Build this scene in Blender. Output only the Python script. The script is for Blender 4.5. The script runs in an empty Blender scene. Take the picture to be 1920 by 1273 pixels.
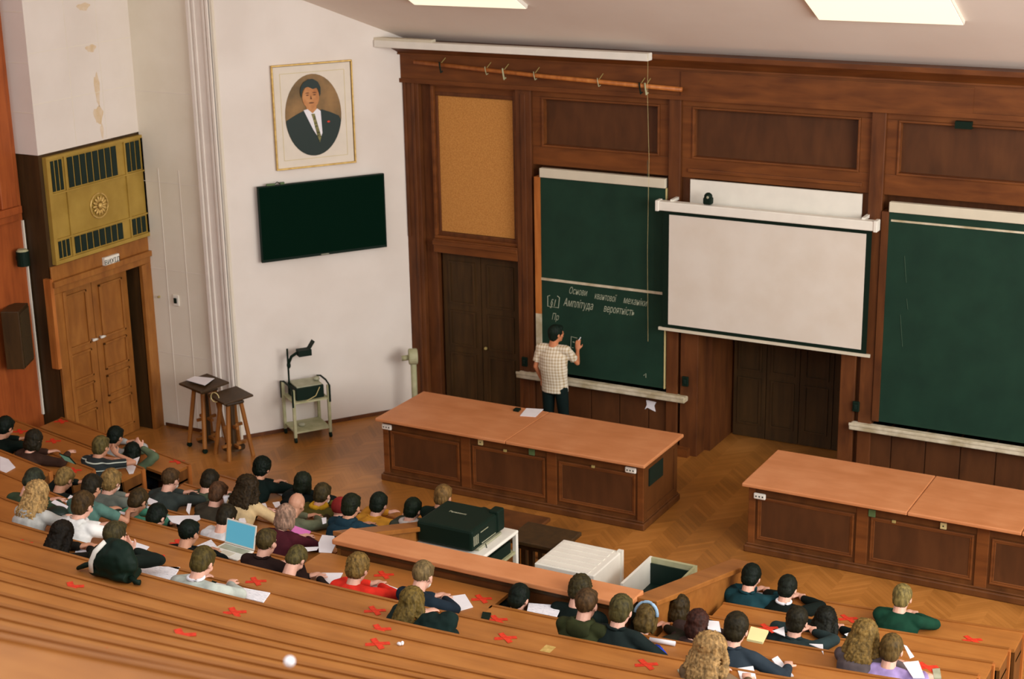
import bpy, bmesh, math, random
from mathutils import Vector, Matrix, Euler
random.seed(7)
R = math.radians
SC = bpy.context.scene
COL = SC.collection

# ------------------------------------------------------------ camera, light, exposure
CAM = Vector((0.0, -19.88, 8.30))
F_PX = 3074.9
pit, rol, yaw = 0.297786375, -0.0182017104, -0.505228235
fw = Vector((math.sin(yaw)*math.cos(pit), math.cos(yaw)*math.cos(pit), -math.sin(pit)))
rt0 = Vector((math.cos(yaw), -math.sin(yaw), 0)); up0 = rt0.cross(fw)
rt = math.cos(rol)*rt0 + math.sin(rol)*up0
up = -math.sin(rol)*rt0 + math.cos(rol)*up0
cd = bpy.data.cameras.new('camera'); cam = bpy.data.objects.new('camera', cd); COL.objects.link(cam)
cam.matrix_world = Matrix(((rt.x, up.x, -fw.x, CAM.x), (rt.y, up.y, -fw.y, CAM.y), (rt.z, up.z, -fw.z, CAM.z), (0, 0, 0, 1)))
cd.sensor_width = 36; cd.lens = F_PX/1920*36; cd.clip_end = 200; cd.clip_start = 0.1
cd.dof.use_dof = True; cd.dof.focus_distance = 15.5; cd.dof.aperture_fstop = 2.2
SC.camera = cam
SC.view_settings.view_transform = 'Standard'; SC.view_settings.look = 'None'
SC.view_settings.gamma = 1; SC.view_settings.exposure = 0.38; SC.view_settings.use_curve_mapping = False
wd = bpy.data.worlds.new('world'); SC.world = wd; wd.use_nodes = True
bg = wd.node_tree.nodes['Background']; bg.inputs[0].default_value = (0.96, 0.97, 1.0, 1); bg.inputs[1].default_value = 0.98
def area(name, loc, target, sx, sy, power, col):
    l = bpy.data.lights.new(name, 'AREA'); l.shape = 'RECTANGLE'; l.size = sx; l.size_y = sy; l.energy = power; l.color = col
    o = bpy.data.objects.new(name, l); COL.objects.link(o); o.location = loc
    o.rotation_euler = (Vector(target)-Vector(loc)).to_track_quat('-Z', 'Y').to_euler(); return o
area('window_daylight', (5.5, -9.0, 6.2), (-13, -4.0, 3.4), 9, 6, 1300, (1.0, 0.985, 0.95))
area('window_daylight', (1.0, -22.0, 11.5), (-8, -9, 1.5), 8, 3, 230, (1.0, 0.96, 0.90))

def ray(px, py):
    return rt*((px-960)/F_PX) + up*(-(py-636.5)/F_PX) + fw
def atz(px, py, z):
    d = ray(px, py); return CAM + d*((z-CAM.z)/d.z)
def aty(px, py, y):
    d = ray(px, py); return CAM + d*((y-CAM.y)/d.y)

# ------------------------------------------------------------ materials
def lin(c):
    return tuple(((v/255)/12.92 if v/255 <= .04045 else ((v/255+.055)/1.055)**2.4) for v in c) + (1,)
def newmat(name):
    m = bpy.data.materials.new(name); m.use_nodes = True
    nt = m.node_tree; b = nt.nodes['Principled BSDF']; return m, nt, b
def noise_mat(name, c1, c2, scale=8, rough=.6, stretch=(1, 1, 1), bump=0.0, detail=4, spec=.3, metal=0, pos=(.35, .65), sheen=0):
    m, nt, b = newmat(name); N = nt.nodes; L = nt.links
    tc = N.new('ShaderNodeTexCoord'); mp = N.new('ShaderNodeMapping'); mp.inputs['Scale'].default_value = stretch
    ns = N.new('ShaderNodeTexNoise'); ns.inputs['Scale'].default_value = scale; ns.inputs['Detail'].default_value = detail
    cr = N.new('ShaderNodeValToRGB'); cr.color_ramp.elements[0].color = lin(c1); cr.color_ramp.elements[1].color = lin(c2)
    cr.color_ramp.elements[0].position = pos[0]; cr.color_ramp.elements[1].position = pos[1]
    L.new(tc.outputs['Object'], mp.inputs[0]); L.new(mp.outputs[0], ns.inputs[0]); L.new(ns.outputs[0], cr.inputs[0]); L.new(cr.outputs[0], b.inputs['Base Color'])
    b.inputs['Roughness'].default_value = rough; b.inputs['Specular IOR Level'].default_value = spec; b.inputs['Metallic'].default_value = metal
    if bump:
        bp = N.new('ShaderNodeBump'); bp.inputs['Strength'].default_value = bump; bp.inputs['Distance'].default_value = .01
        L.new(ns.outputs[0], bp.inputs['Height']); L.new(bp.outputs[0], b.inputs['Normal'])
    return m
def wood(name, dark, mid, light, grain=(1, 12, 12), rough=.42, scale=1.6, spec=.35, mot=.35):
    """streaky grain along the axis with the small stretch value, blotched by a second larger noise"""
    m, nt, b = newmat(name); N = nt.nodes; L = nt.links
    tc = N.new('ShaderNodeTexCoord'); mp = N.new('ShaderNodeMapping'); mp.inputs['Scale'].default_value = grain
    ns = N.new('ShaderNodeTexNoise'); ns.inputs['Scale'].default_value = scale; ns.inputs['Detail'].default_value = 8; ns.inputs['Distortion'].default_value = .5
    n2 = N.new('ShaderNodeTexNoise'); n2.inputs['Scale'].default_value = 2.1; n2.inputs['Detail'].default_value = 5
    mx = N.new('ShaderNodeMix'); mx.data_type = 'FLOAT'; mx.inputs[0].default_value = mot
    cr = N.new('ShaderNodeValToRGB'); e = cr.color_ramp.elements
    e[0].color = lin(dark); e[0].position = .34; e[1].color = lin(light); e[1].position = .68
    k = e.new(.5); k.color = lin(mid)
    L.new(tc.outputs['Object'], mp.inputs[0]); L.new(mp.outputs[0], ns.inputs[0]); L.new(tc.outputs['Object'], n2.inputs[0])
    L.new(ns.outputs[0], mx.inputs[2]); L.new(n2.outputs[0], mx.inputs[3]); L.new(mx.outputs[0], cr.inputs[0]); L.new(cr.outputs[0], b.inputs['Base Color'])
    b.inputs['Roughness'].default_value = rough; b.inputs['Specular IOR Level'].default_value = spec
    return m
def plain(name, c, rough=.5, spec=.3, metal=0):
    c2 = tuple(max(0, v*.975) for v in c)
    return noise_mat(name, c2, c, 5, rough, spec=spec, metal=metal)
def emit(name, c, s):
    m, nt, b = newmat(name); b.inputs['Base Color'].default_value = lin(c)
    b.inputs['Emission Color'].default_value = lin(c); b.inputs['Emission Strength'].default_value = s; return m

M = {}
M['plaster'] = noise_mat('white_plaster', (222, 211, 199), (230, 220, 209), 1.2, .85, detail=6, spec=.1)
M['plaster_grey'] = noise_mat('pale_panel_plaster', (226, 216, 196), (234, 225, 207), 1.4, .8, detail=6, spec=.1)
M['ceiling'] = noise_mat('ceiling_plaster', (240, 228, 214), (246, 236, 223), .7, .9, detail=5, spec=.05)
M['white'] = plain('white_paint', (236, 230, 216), .45)
M['offwhite'] = plain('aged_white_paint', (214, 204, 180), .55)
M['matcard'] = plain('cream_mat_card', (226, 214, 196), .8)
M['mould'] = plain('white_moulding', (232, 222, 210), .6)
M['wallwood'] = wood('dark_red_brown_panelling', (76, 41, 18), (94, 52, 23), (110, 63, 29), (6, 6, 1), .5)
M['wallwood_h'] = wood('dark_red_brown_rail', (90, 48, 19), (108, 60, 25), (126, 72, 31), (1, 6, 6), .45)
M['panelwood'] = wood('dark_brown_field_panel', (70, 40, 18), (82, 47, 22), (92, 54, 26), (4, 4, 1), .5)
M['nichewood'] = wood('very_dark_door_wood', (52, 36, 16), (64, 44, 20), (76, 52, 24), (9, 9, 1), .5)
M['deskwood'] = wood('demonstration_desk_wood', (76, 43, 18), (92, 53, 23), (108, 64, 29), (3, 3, 1), .45)
M['desktop'] = wood('orange_worn_desk_top', (190, 120, 72), (200, 130, 82), (210, 142, 94), (1.2, 5, 5), .5, mot=.6)
M['rowtop'] = wood('orange_bench_top', (150, 92, 40), (166, 104, 46), (180, 118, 56), (.5, 6, 6), .42, mot=.5)
M['rowpanel'] = wood('orange_bench_panel', (134, 80, 30), (150, 92, 38), (164, 104, 46), (.5, 6, 6), .45, mot=.5)
M['rowdark'] = wood('bench_end_wood', (96, 58, 24), (114, 70, 30), (130, 82, 36), (5, 5, 1), .5)
M['doorwood'] = wood('brown_orange_door_wood', (132, 80, 34), (150, 94, 40), (168, 110, 50), (5, 5, 1.5), .45)
M['sidewood'] = wood('red_brown_side_panelling', (136, 66, 28), (156, 78, 34), (172, 90, 40), (8, 8, 1), .45)
M['trimwood'] = wood('bright_orange_board', (150, 86, 36), (178, 104, 46), (196, 124, 60), (9, 9, 1), .5)
M['cork'] = noise_mat('orange_cork', (182, 122, 58), (204, 144, 74), 60, .9, detail=3)
M['gold'] = noise_mat('dull_gold_paint', (156, 124, 50), (172, 140, 62), 3, .5, spec=.4)
M['gold_light'] = noise_mat('bright_gilding', (186, 150, 78), (214, 180, 108), 20, .4, metal=.3)
M['dark'] = plain('dark_green_black', (16, 36, 28), .5)
M['black'] = plain('black_plastic', (14, 32, 22), .6, .15)
M['screenblack'] = plain('tv_glass', (4, 28, 17), .8, .03)
M['board'] = noise_mat('green_chalkboard', (16, 46, 32), (22, 54, 38), 2.5, .75, detail=7)
M['chalk'] = plain('chalk', (170, 176, 150), .95)
M['chalkfaint'] = plain('faint_chalk', (70, 92, 72), .95)
M['tray'] = noise_mat('chalk_dusted_ledge', (176, 160, 126), (214, 202, 176), 6, .8, detail=6)
M['screen'] = noise_mat('projection_fabric', (214, 202, 186), (220, 210, 196), 2, .95)
M['paper'] = plain('white_paper', (238, 234, 236), .8)
M['paperline'] = noise_mat('written_page', (190, 190, 196), (238, 234, 236), 26, .8, stretch=(1, 6, 1), pos=(.3, .5))
M['paperyellow'] = plain('pale_yellow_paper', (236, 222, 160), .8)
M['pink'] = plain('pink_cover', (232, 128, 200), .6)
M['redtape'] = noise_mat('red_tape', (196, 44, 24), (222, 62, 34), 30, .6)
M['steel'] = noise_mat('grey_metal', (150, 148, 120), (176, 174, 148), 8, .5)
M['steelgreen'] = noise_mat('pale_green_painted_metal', (160, 158, 118), (184, 180, 142), 6, .6)
M['brass'] = plain('dull_brass', (170, 150, 90), .5)
M['greenplate'] = plain('green_plate', (86, 108, 66), .6)
M['cream'] = plain('cream_plate', (206, 188, 130), .6)
M['laptop_screen'] = emit('laptop_display', (70, 132, 150), .75)
M['tablet_screen'] = emit('tablet_display', (86, 124, 104), .5)
M['lamp'] = emit('luminous_panel', (250, 238, 208), .74)

# parquet: chevron strips
def parquet():
    m, nt, b = newmat('chevron_parquet'); N = nt.nodes; L = nt.links
    tc = N.new('ShaderNodeTexCoord'); sx = N.new('ShaderNodeSeparateXYZ'); L.new(tc.outputs['Object'], sx.inputs[0])
    def mt(op, a, bb=None):
        n = N.new('ShaderNodeMath'); n.operation = op
        for i, v in enumerate((a, bb)):
            if v is None: continue
            if isinstance(v, (int, float)): n.inputs[i].default_value = v
            else: L.new(v, n.inputs[i])
        return n.outputs[0]
    W = .34
    u = mt('DIVIDE', sx.outputs[0], W); col = mt('FLOOR', u)
    tri = mt('PINGPONG', sx.outputs[0], W)
    v = mt('DIVIDE', mt('ADD', sx.outputs[1], tri), .07); row = mt('FLOOR', v)
    cx = N.new('ShaderNodeCombineXYZ'); L.new(col, cx.inputs[0]); L.new(row, cx.inputs[1])
    wn = N.new('ShaderNodeTexWhiteNoise'); wn.noise_dimensions = '2D'; L.new(cx.outputs[0], wn.inputs[0])
    par = mt('MODULO', mt('ABSOLUTE', col), 2)
    ns = N.new('ShaderNodeTexNoise'); ns.inputs['Scale'].default_value = .8; ns.inputs['Detail'].default_value = 7; L.new(tc.outputs['Object'], ns.inputs[0])
    s = mt('ADD', mt('MULTIPLY', wn.outputs[0], .14), mt('ADD', mt('MULTIPLY', par, .06), mt('MULTIPLY', ns.outputs[0], .95)))
    gap = mt('LESS_THAN', mt('FRACT', v), .07); s = mt('SUBTRACT', s, mt('MULTIPLY', gap, .16))
    cr = N.new('ShaderNodeValToRGB'); e = cr.color_ramp.elements
    e[0].position = .30; e[0].color = lin((120, 76, 30)); e[1].position = .84; e[1].color = lin((190, 126, 60))
    k = e.new(.58); k.color = lin((160, 102, 42)); L.new(s, cr.inputs[0]); L.new(cr.outputs[0], b.inputs['Base Color'])
    b.inputs['Roughness'].default_value = .38; return m
M['parquet'] = parquet()
M['gapshade'] = wood('gap_shaded_wood', (40, 34, 20), (52, 42, 24), (66, 50, 28), (3, 3, 3), .6)  # seats, shelves and tiers: shade of the bench gaps put into the wood colour

# ------------------------------------------------------------ mesh tools
def tag(o, label=None, cat=None, group=None, kind=None):
    if label: o['label'] = label
    if cat: o['category'] = cat
    if group: o['group'] = group
    if kind: o['kind'] = kind
    return o
GROUPS = dict(tape_cross='red tape crosses on the benches', bench_row='curved wooden bench rows', paper_sheet='papers lying on the desks', open_notebook='open notebooks on the benches',
    demonstration_desk='demonstration desks on the stage floor', chalkboard='chalkboards on the stage wall', chalk_ledge='ledges under the chalkboards', ceiling_light='luminous ceiling panels', wall_socket='dark sockets on the stage wall',
    triple_socket='white triple sockets on the desks', wooden_table='dark wooden tables in the pit', phone='phones on the benches')
def thing(name, label, cat, loc=(0, 0, 0), rotz=0, group=None):
    group = group or GROUPS.get(name)
    o = bpy.data.objects.new(name, None); o.empty_display_size = .1; COL.objects.link(o)
    o.location = loc; o.rotation_euler = (0, 0, rotz); return tag(o, label, cat, group)
class MB:
    def __init__(s): s.v = []; s.f = []
    def add(s, vs, fs):
        n = len(s.v); s.v += [tuple(v) for v in vs]; s.f += [tuple(i+n for i in f) for f in fs]; return s
    def box(s, x0, x1, y0, y1, z0, z1, T=None):
        vs = [Vector((x, y, z)) for z in (z0, z1) for x, y in ((x0, y0), (x1, y0), (x1, y1), (x0, y1))]
        if T: vs = [T @ v for v in vs]
        return s.add(vs, [(3, 2, 1, 0), (4, 5, 6, 7), (0, 1, 5, 4), (1, 2, 6, 5), (2, 3, 7, 6), (3, 0, 4, 7)])
    def prism(s, poly, a0, a1, axis='z', T=None):
        """poly: 2-d outline counter-clockwise; extruded from a0 to a1 along axis"""
        def p3(p, a): return Vector({'z': (p[0], p[1], a), 'y': (p[0], a, p[1]), 'x': (a, p[0], p[1])}[axis])
        n = len(poly); vs = [p3(p, a0) for p in poly]+[p3(p, a1) for p in poly]
        if T: vs = [T @ v for v in vs]
        fs = [tuple(range(n))[::-1], tuple(range(n, 2*n))]+[(i, (i+1) % n, (i+1) % n+n, i+n) for i in range(n)]
        return s.add(vs, fs)
    def sweep(s, pts, rad, n=10, ref=(1, 0, 0), cap=True):
        """tube through pts with (rx, ry) or r radii; rings perpendicular to the path"""
        pts = [Vector(p) for p in pts]; k = len(pts); rings = []
        for i, p in enumerate(pts):
            t = (pts[min(i+1, k-1)]-pts[max(i-1, 0)])
            if t.length < 1e-6: t = Vector((0, 0, 1))
            t.normalize(); rf = Vector(ref)
            if abs(t.dot(rf)) > .93: rf = Vector((0, 1, 0)) if abs(t.y) < .9 else Vector((0, 0, 1))
            b = t.cross(rf).normalized(); a = b.cross(t).normalized()
            r = rad[i] if isinstance(rad, (list, tuple)) else rad
            rx, ry = r if isinstance(r, (list, tuple)) else (r, r)
            rings.append([p + a*rx*math.cos(2*math.pi*j/n) + b*ry*math.sin(2*math.pi*j/n) for j in range(n)])
        base = len(s.v)
        vs = [v for rg in rings for v in rg]; fs = []
        for i in range(k-1):
            for j in range(n):
                fs.append((i*n+j, i*n+(j+1) % n, (i+1)*n+(j+1) % n, (i+1)*n+j))
        if cap: fs += [tuple(range(n))[::-1], tuple((k-1)*n+j for j in range(n))]
        return s.add(vs, fs)
    def cap(s, a, b, ra, rb=None, n=10):
        """capsule-like limb with rounded ends"""
        rb = ra if rb is None else rb; a = Vector(a); b = Vector(b); t = (b-a)
        t = t.normalized() if t.length > 1e-6 else Vector((0, 0, 1))
        return s.sweep([a-t*ra*.95, a-t*ra*.6, a, b, b+t*rb*.6, b+t*rb*.95], [ra*.3, ra*.8, ra, rb, rb*.8, rb*.3], n)
    def ell(s, c, r, T=None, n=14, m=9):
        vs = []; c = Vector(c)
        for i in range(1, m):
            th = math.pi*i/m
            for j in range(n):
                ph = 2*math.pi*j/n
                vs.append(Vector((r[0]*math.sin(th)*math.cos(ph), r[1]*math.sin(th)*math.sin(ph), r[2]*math.cos(th))))
        vs.append(Vector((0, 0, r[2]))); vs.append(Vector((0, 0, -r[2]))); q = len(vs)
        if T: vs = [T @ v for v in vs]
        vs = [v+c for v in vs]; fs = []
        for i in range(m-2):
            for j in range(n): fs.append((i*n+j, (i+1)*n+j, (i+1)*n+(j+1) % n, i*n+(j+1) % n))
        for j in range(n): fs.append((q-2, j, (j+1) % n)); fs.append((q-1, (m-2)*n+(j+1) % n, (m-2)*n+j))
        return s.add(vs, fs)
    def cyl(s, a, b, r, n=16): return s.sweep([a, b], [r, r], n)
    def build(s, name, mat, parent=None, world=True, bevel=0, smooth=False, **kw):
        me = bpy.data.meshes.new(name); vs = s.v
        if parent is not None and world:
            Tm = (Matrix.Translation(parent.location) @ parent.rotation_euler.to_matrix().to_4x4()).inverted()
            if parent.parent is not None: 
                pp = parent.parent; Tm = (Matrix.Translation(pp.location) @ pp.rotation_euler.to_matrix().to_4x4() @ Matrix.Translation(parent.location)).inverted()
            vs = [Tm @ Vector(v) for v in s.v]
        me.from_pydata(vs, [], s.f); me.update()
        o = bpy.data.objects.new(name, me); COL.objects.link(o); me.materials.append(M[mat] if isinstance(mat, str) else mat)
        if parent is not None: o.parent = parent
        if smooth:
            for p in me.polygons: p.use_smooth = True
        if bevel:
            b = o.modifiers.new('bevel', 'BEVEL'); b.width = bevel; b.segments = 2; b.limit_method = 'ANGLE'
        tag(o, kw.get('label'), kw.get('cat'), kw.get('group'), kw.get('kind')); return o
def B(*a, **k): return MB().box(*a, **k)
def struct(name, mb, mat, **kw): return mb.build(name, mat, kind='structure', **kw)
def text_mesh(name, body, size, T, mat, parent, thick=.002, shear=0, thin=0.0, align='CENTER'):
    cu = bpy.data.curves.new(name, 'FONT'); cu.body = body; cu.size = size; cu.extrude = thick; cu.shear = shear
    cu.align_x = align; cu.offset = thin; cu.resolution_u = 3
    o = bpy.data.objects.new(name, cu); COL.objects.link(o)
    dg = bpy.context.evaluated_depsgraph_get(); me = bpy.data.meshes.new_from_object(o.evaluated_get(dg))
    bpy.data.objects.remove(o); me.name = name; me.transform(T)
    if parent is not None:
        Tm = (Matrix.Translation(parent.location) @ parent.rotation_euler.to_matrix().to_4x4()).inverted(); me.transform(Tm)
    o = bpy.data.objects.new(name, me); COL.objects.link(o); me.materials.clear(); me.materials.append(M[mat]); o.parent = parent
    return o
def frameT(origin, xdir, zdir=(0, 0, 1)):
    """local x along xdir, local z up, local -y toward the viewer side (right handed)"""
    x = Vector(xdir).normalized(); z = Vector(zdir).normalized(); y = z.cross(x)
    return Matrix.Translation(origin) @ Matrix((x, y, z)).transposed().to_4x4()

# ------------------------------------------------------------ row geometry of the amphitheatre
EY = {-4: -5.28, -3: -5.95, -2: -6.65, -1: -7.25, 0: -7.92, 1: -8.70}
EZ = {-4: .80, -3: .93, -2: 1.12, -1: 1.29, 0: 1.48, 1: 1.75, 2: 1.99, 3: 2.31, 4: 2.60, 5: 2.97, 6: 3.39, 7: 3.78, 8: 4.20, 9: 4.62, 10: 5.05, 11: 5.50}
for k_ in range(2, 12): EY[k_] = -8.70-.75*(k_-1)
def yoff(x):
    d = x+8
    if d > 0: return .014*d*d
    d = -d
    return .009*d*d if d < 4.2 else .16+.22*(d-4.2)
def ey(k, x): return EY[k]+yoff(x)
def floor_z(k): return 0.0 if k <= -3 else EZ[k-1]-.75
RIGHT = -2.66; LEFT = -16.08

# ------------------------------------------------------------ room shell
def strip(mb, k0, k1, z0, z1, xs, dy0=0, dy1=0):
    """slab whose far edge follows row curve k1 and near edge row curve k0"""
    vs = []
    for x in xs:
        for y in (ey(k0, x)+dy0, ey(k1, x)+dy1):
            vs += [(x, y, z0), (x, y, z1)]
    fs = []
    for i in range(len(xs)-1):
        a = i*4; b = a+4
        fs += [(a+1, b+1, b+3, a+3), (a, a+2, b+2, b), (a, b, b+1, a+1), (a+2, a+3, b+3, b+2)]
    e = (len(xs)-1)*4
    fs += [(0, 1, 3, 2), (e, e+2, e+3, e+1)]
    return mb.add(vs, fs)
def xr(a, b, n=None):
    n = n or max(2, int(abs(b-a)/.45)+1); return [a+(b-a)*i/(n-1) for i in range(n)]

struct('floor', B(-16.5, 4.0, -9.0, 1.4, -.12, 0), 'parquet')
for k in range(-2, 12):
    x_r = 3.5 if k > 0 else RIGHT+.0
    mb = MB()
    spans = [(LEFT-.3, x_r)] if k >= 1 else [(LEFT-.3, -9.0), (-5.50, x_r)]
    for a, b in spans: strip(mb, k, k-1, -.1, floor_z(k), xr(a, b), -.01 if k == 11 else 0, 0)
    if k == 0:
        mb = MB(); strip(mb, 0, -1, -.1, floor_z(0), xr(LEFT-.3, -9.0)); strip(mb, 0, -1, -.1, floor_z(0), xr(-5.5, x_r))
    struct('floor', mb, 'gapshade')
struct('floor', B(-8.95, -5.5, -8.02, -7.66, -.1, floor_z(0)), 'rowdark')

# ceiling: rises from the stage wall toward the audience, then level
cs = .508
def cz(y): return 5.60-cs*y
mb = MB(); mb.prism([(.3, cz(.3)), (.3, cz(.3)+.25), (-9.0, cz(-9)+.25), (-9.0, cz(-9))], -16.9, 4.0, 'x')
struct('ceiling', mb, 'ceiling')
# left splayed wall with the portrait
A = R(35.1); LD = Vector((math.sin(A), math.cos(A), 0)); LN = Vector((LD.y, -LD.x, 0)); LP = Vector((-13.53, -1.16, 0))
LT = frameT(LP, LD)      # local x along wall (toward stage), -y into the room
def LW(s, d, z): return LP+LD*s+LN*d+Vector((0, 0, z))
s0, s1 = -1.34, 1.46
mb = MB(); mb.prism([(s0, 0), (s1, 0), (s1, 5.62), (s0, 5.62+(s1-s0)*cs*LD.y+.5)], 0, .25, 'y', T=LT)
struct('wall_left', mb, 'plaster')
struct('baseboard_left', MB().box(s0+.06, s1-.03, -.014, -.001, 0, .055, T=LT), 'wallwood')
struct('baseboard_return', B(-15.66, -14.72, -2.262, -2.251, 0, .05), 'wallwood')
# return wall beside the door block, and corner moulding
struct('wall_return', B(-15.72, -14.26, -2.25, -2.02, 0, 7.6), 'plaster_grey')
mb = MB()
for x0, x1, d in ((-14.68, -14.30, .025), (-14.66, -14.60, .06), (-14.57, -14.53, .045), (-14.40, -14.36, .045), (-14.34, -14.30, .05)):
    mb.box(x0, x1, -2.25-d, -2.249, 0, 7.5)
struct('trim_1', mb, 'mould', bevel=.006)
mb = MB()
for x in (-15.42, -15.05): mb.box(x, x+.006, -2.256, -2.249, 0, 3.9)
for z in (1.15, 2.42, 3.70, 4.98): mb.box(-15.70, -14.70, -2.254, -2.249, z, z+.006)
struct('trim_2', mb, 'plaster')
# vestibule block: white above, wooden below
struct('wall_vestibule', B(-16.35, -15.72, -4.22, -2.02, 4.40, 7.8), 'plaster')
mb = MB(); mb.box(-16.35, -15.74, -4.20, -4.02, 0, 4.40); mb.box(-16.35, -15.74, -2.46, -2.02, 0, 4.40)
mb.box(-16.35, -15.74, -4.02, -2.46, 2.50, 4.40); mb.box(-16.35, -16.0, -4.02, -2.46, 0, 2.5)
struct('wall_vestibule', mb, 'nichewood')
mb = MB()
for z in (5.06, 5.72, 6.38): mb.box(-15.722, -15.717, -4.21, -2.26, z, z+.006)
for y in (-3.5, -2.9): mb.box(-15.722, -15.717, y, y+.005, 4.42, 7.6)
for z in (4.95, 5.6, 6.25): mb.box(-16.3, -15.73, -4.224, -4.218, z, z+.008)
struct('trim_11', mb, 'plaster_grey')
M['stain'] = noise_mat('damp_stained_plaster', (214, 188, 150), (224, 206, 182), 9, .9, detail=5)
mb = MB()
for (y, z, w, h) in ((-3.02, 4.75, .09, .12), (-3.0, 5.1, .05, .22), (-2.98, 4.52, .03, .10), (-3.12, 6.22, .12, .05), (-3.05, 5.66, .10, .05)):
    mb.prism([(y+w*math.cos(a)*(1+.25*math.sin(3*a)), z+h*math.sin(a)*(1+.2*math.cos(5*a))) for a in [2*math.pi*i/16 for i in range(16)]], -15.7195, -15.7185, 'x')
struct('trim_12', mb, 'stain')
# brown side wall toward the camera
mb = MB(); mb.box(-16.45, -16.12, -14.5, -4.22, 0, 9.5)
struct('wall_side', mb, 'sidewood')
mb = MB()
mb.box(-16.12, -16.02, -14.0, -4.30, 3.62, 3.72); mb.box(-16.12, -16.06, -14, -4.34, 3.52, 3.62)
mb.box(-16.12, -16.05, -4.62, -4.34, 3.72, 9.2)
for y in (-5.0, -6.4, -7.8, -9.2): mb.box(-16.12, -16.08, y-.06, y+.06, .2, 3.5)
struct('trim_3', mb, 'sidewood', bevel=.01)
struct('trim_4', B(-16.12, -16.09, -4.25, -4.225, .75, 3.5), 'plaster_grey')
# stage wall core
mb = MB(); mb.box(-13.0, 4.0, .30, .60, 4.1, 6.2); mb.box(-13.0, -8.19, .30, .6, 0, 4.1); mb.box(-5.85, 4.0, .30, .6, 0, 4.1); mb.box(-8.02, -6.0, 1.15, 1.3, 0, 4.1)
mb.box(-8.2, -8.02, .3, 1.3, 0, 4.1); mb.box(-6.0, -5.84, .3, 1.3, 0, 4.1); mb.box(-8.02, -6.0, .3, .36, 1.95, 4.1)
struct('wall_stage', mb, 'wallwood')
# cornice, frieze and rails
mb = MB(); mb.prism([(.30, 5.0), (.30, 5.56), (-.20, 5.56), (-.20, 5.50), (-.14, 5.46), (-.06, 5.40), (-.02, 5.36), (-.02, 5.0)], -12.86, 3.8, 'x')
mb.box(-12.80, 3.8, -.055, .3, 5.36, 5.385)
mb.box(-12.78, 3.8, -.04, .3, 4.96, 5.02)
struct('trim_5', mb, 'wallwood_h')
struct('trim_6', B(-8.39, -4.60, -.035, .0, 5.02, 5.33), 'wallwood_h')
mb = MB()
for x0, x1, z0, y0 in ((-12.76, -12.46, 0, 0), (-10.88, -10.64, 0, 0), (-8.57, -8.40, 0, 0), (-5.84, -5.66, 0, 0), (-2.9, -2.7, 0, 0), (-12.46, -12.28, 0, .10), (-8.40, -8.22, 0, .09), (-6.02, -5.84, 0, .09)):
    mb.box(x0, x1, y0, .30, z0, 4.97)
mb.box(-12.70, -12.66, -.02, .1, 2.7, 4.97); mb.box(-12.56, -12.52, -.02, .1, 0, 4.97)
mb.box(-12.80, -12.74, .02, .3, 2.67, 5.0); mb.box(-10.80, -10.72, -.015, .1, 0, 4.9)
mb.box(-8.36, -8.10, -.0, .3, 0, 1.9); mb.box(-6.1, -5.9, -.0, .3, 0, 1.9)
struct('trim_7', mb, 'wallwood', bevel=.008)
mb = MB()
def pframe(mb, x0, x1, z0, z1, w, y0, y1):
    mb.box(x0, x1, y0, y1, z1-w, z1); mb.box(x0, x1, y0, y1, z0, z0+w); mb.box(x0, x0+w, y0, y1, z0+w, z1-w); mb.box(x1-w, x1, y0, y1, z0+w, z1-w)
fields = MB()
for x0, x1 in ((-10.64, -8.57), (-8.40, -5.84), (-5.66, -2.9), (-2.7, 1.5)):
    mb.box(x0, x1, .05, .28, 4.87, 4.965); mb.box(x0, x1, .05, .28, 3.92, 4.18); mb.box(x0, x0+.15, .05, .28, 4.18, 4.87); mb.box(x1-.15, x1, .05, .28, 4.18, 4.87)
    pframe(mb, x0+.15, x1-.15, 4.18, 4.87, .028, .03, .2)
    fields.box(x0+.1, x1-.1, .14, .29, 4.1, 4.9)
mb.box(-8.3, -5.94, .02, .2, 4.00, 4.05)
struct('trim_8', mb, 'wallwood_h', bevel=.006); struct('wall_stage', fields, 'panelwood')
# wainscot under the boards
mb = MB()
for x0, x1 in ((-10.64, -8.40), (-5.84, -2.7)):
    n = 5 if x1 < -6 else 7
    for i in range(n):
        a = x0+(x1-x0)*i/n; mb.box(a+.008, a+(x1-x0)/n-.008, .04, .28, .10, .86)
    mb.box(x0, x1, .06, .28, 0, .86)
struct('wall_stage', mb, 'panelwood', bevel=.004)
struct('baseboard_stage', MB().box(-8.62, -8.20, -.10, .2, 0, .12).box(-6.05, -5.8, -.10, .2, 0, .12).box(-5.8, -2.7, -.04, .06, 0, .12).box(-10.64, -8.62, -.04, .06, 0, .12), 'wallwood_h')
# left bay of the stage wall: cork board above the door
mb = MB(); pframe(mb, -12.28, -10.88, 2.70, 4.97, .045, .04, .3); mb.box(-12.28, -10.88, .0, .3, 2.50, 2.70); mb.box(-12.28, -10.88, -.03, .2, 2.62, 2.68)
mb.box(-12.235, -10.925, .1, .3, 4.80, 4.94)
struct('trim_9', mb, 'wallwood_h', bevel=.008)
t = thing('cork_board', 'tall orange cork notice board in the dark frame above the left stage door', 'notice board', (-11.63, .1, 2.77))
MB().box(-12.20, -10.97, .12, .15, 2.80, 4.78).build('cork_panel', 'cork', t)
mb = MB(); pframe(mb, -12.25, -10.92, 2.74, 4.84, .055, .09, .2); mb.build('frame', 'wallwood', t, bevel=.008)
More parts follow.
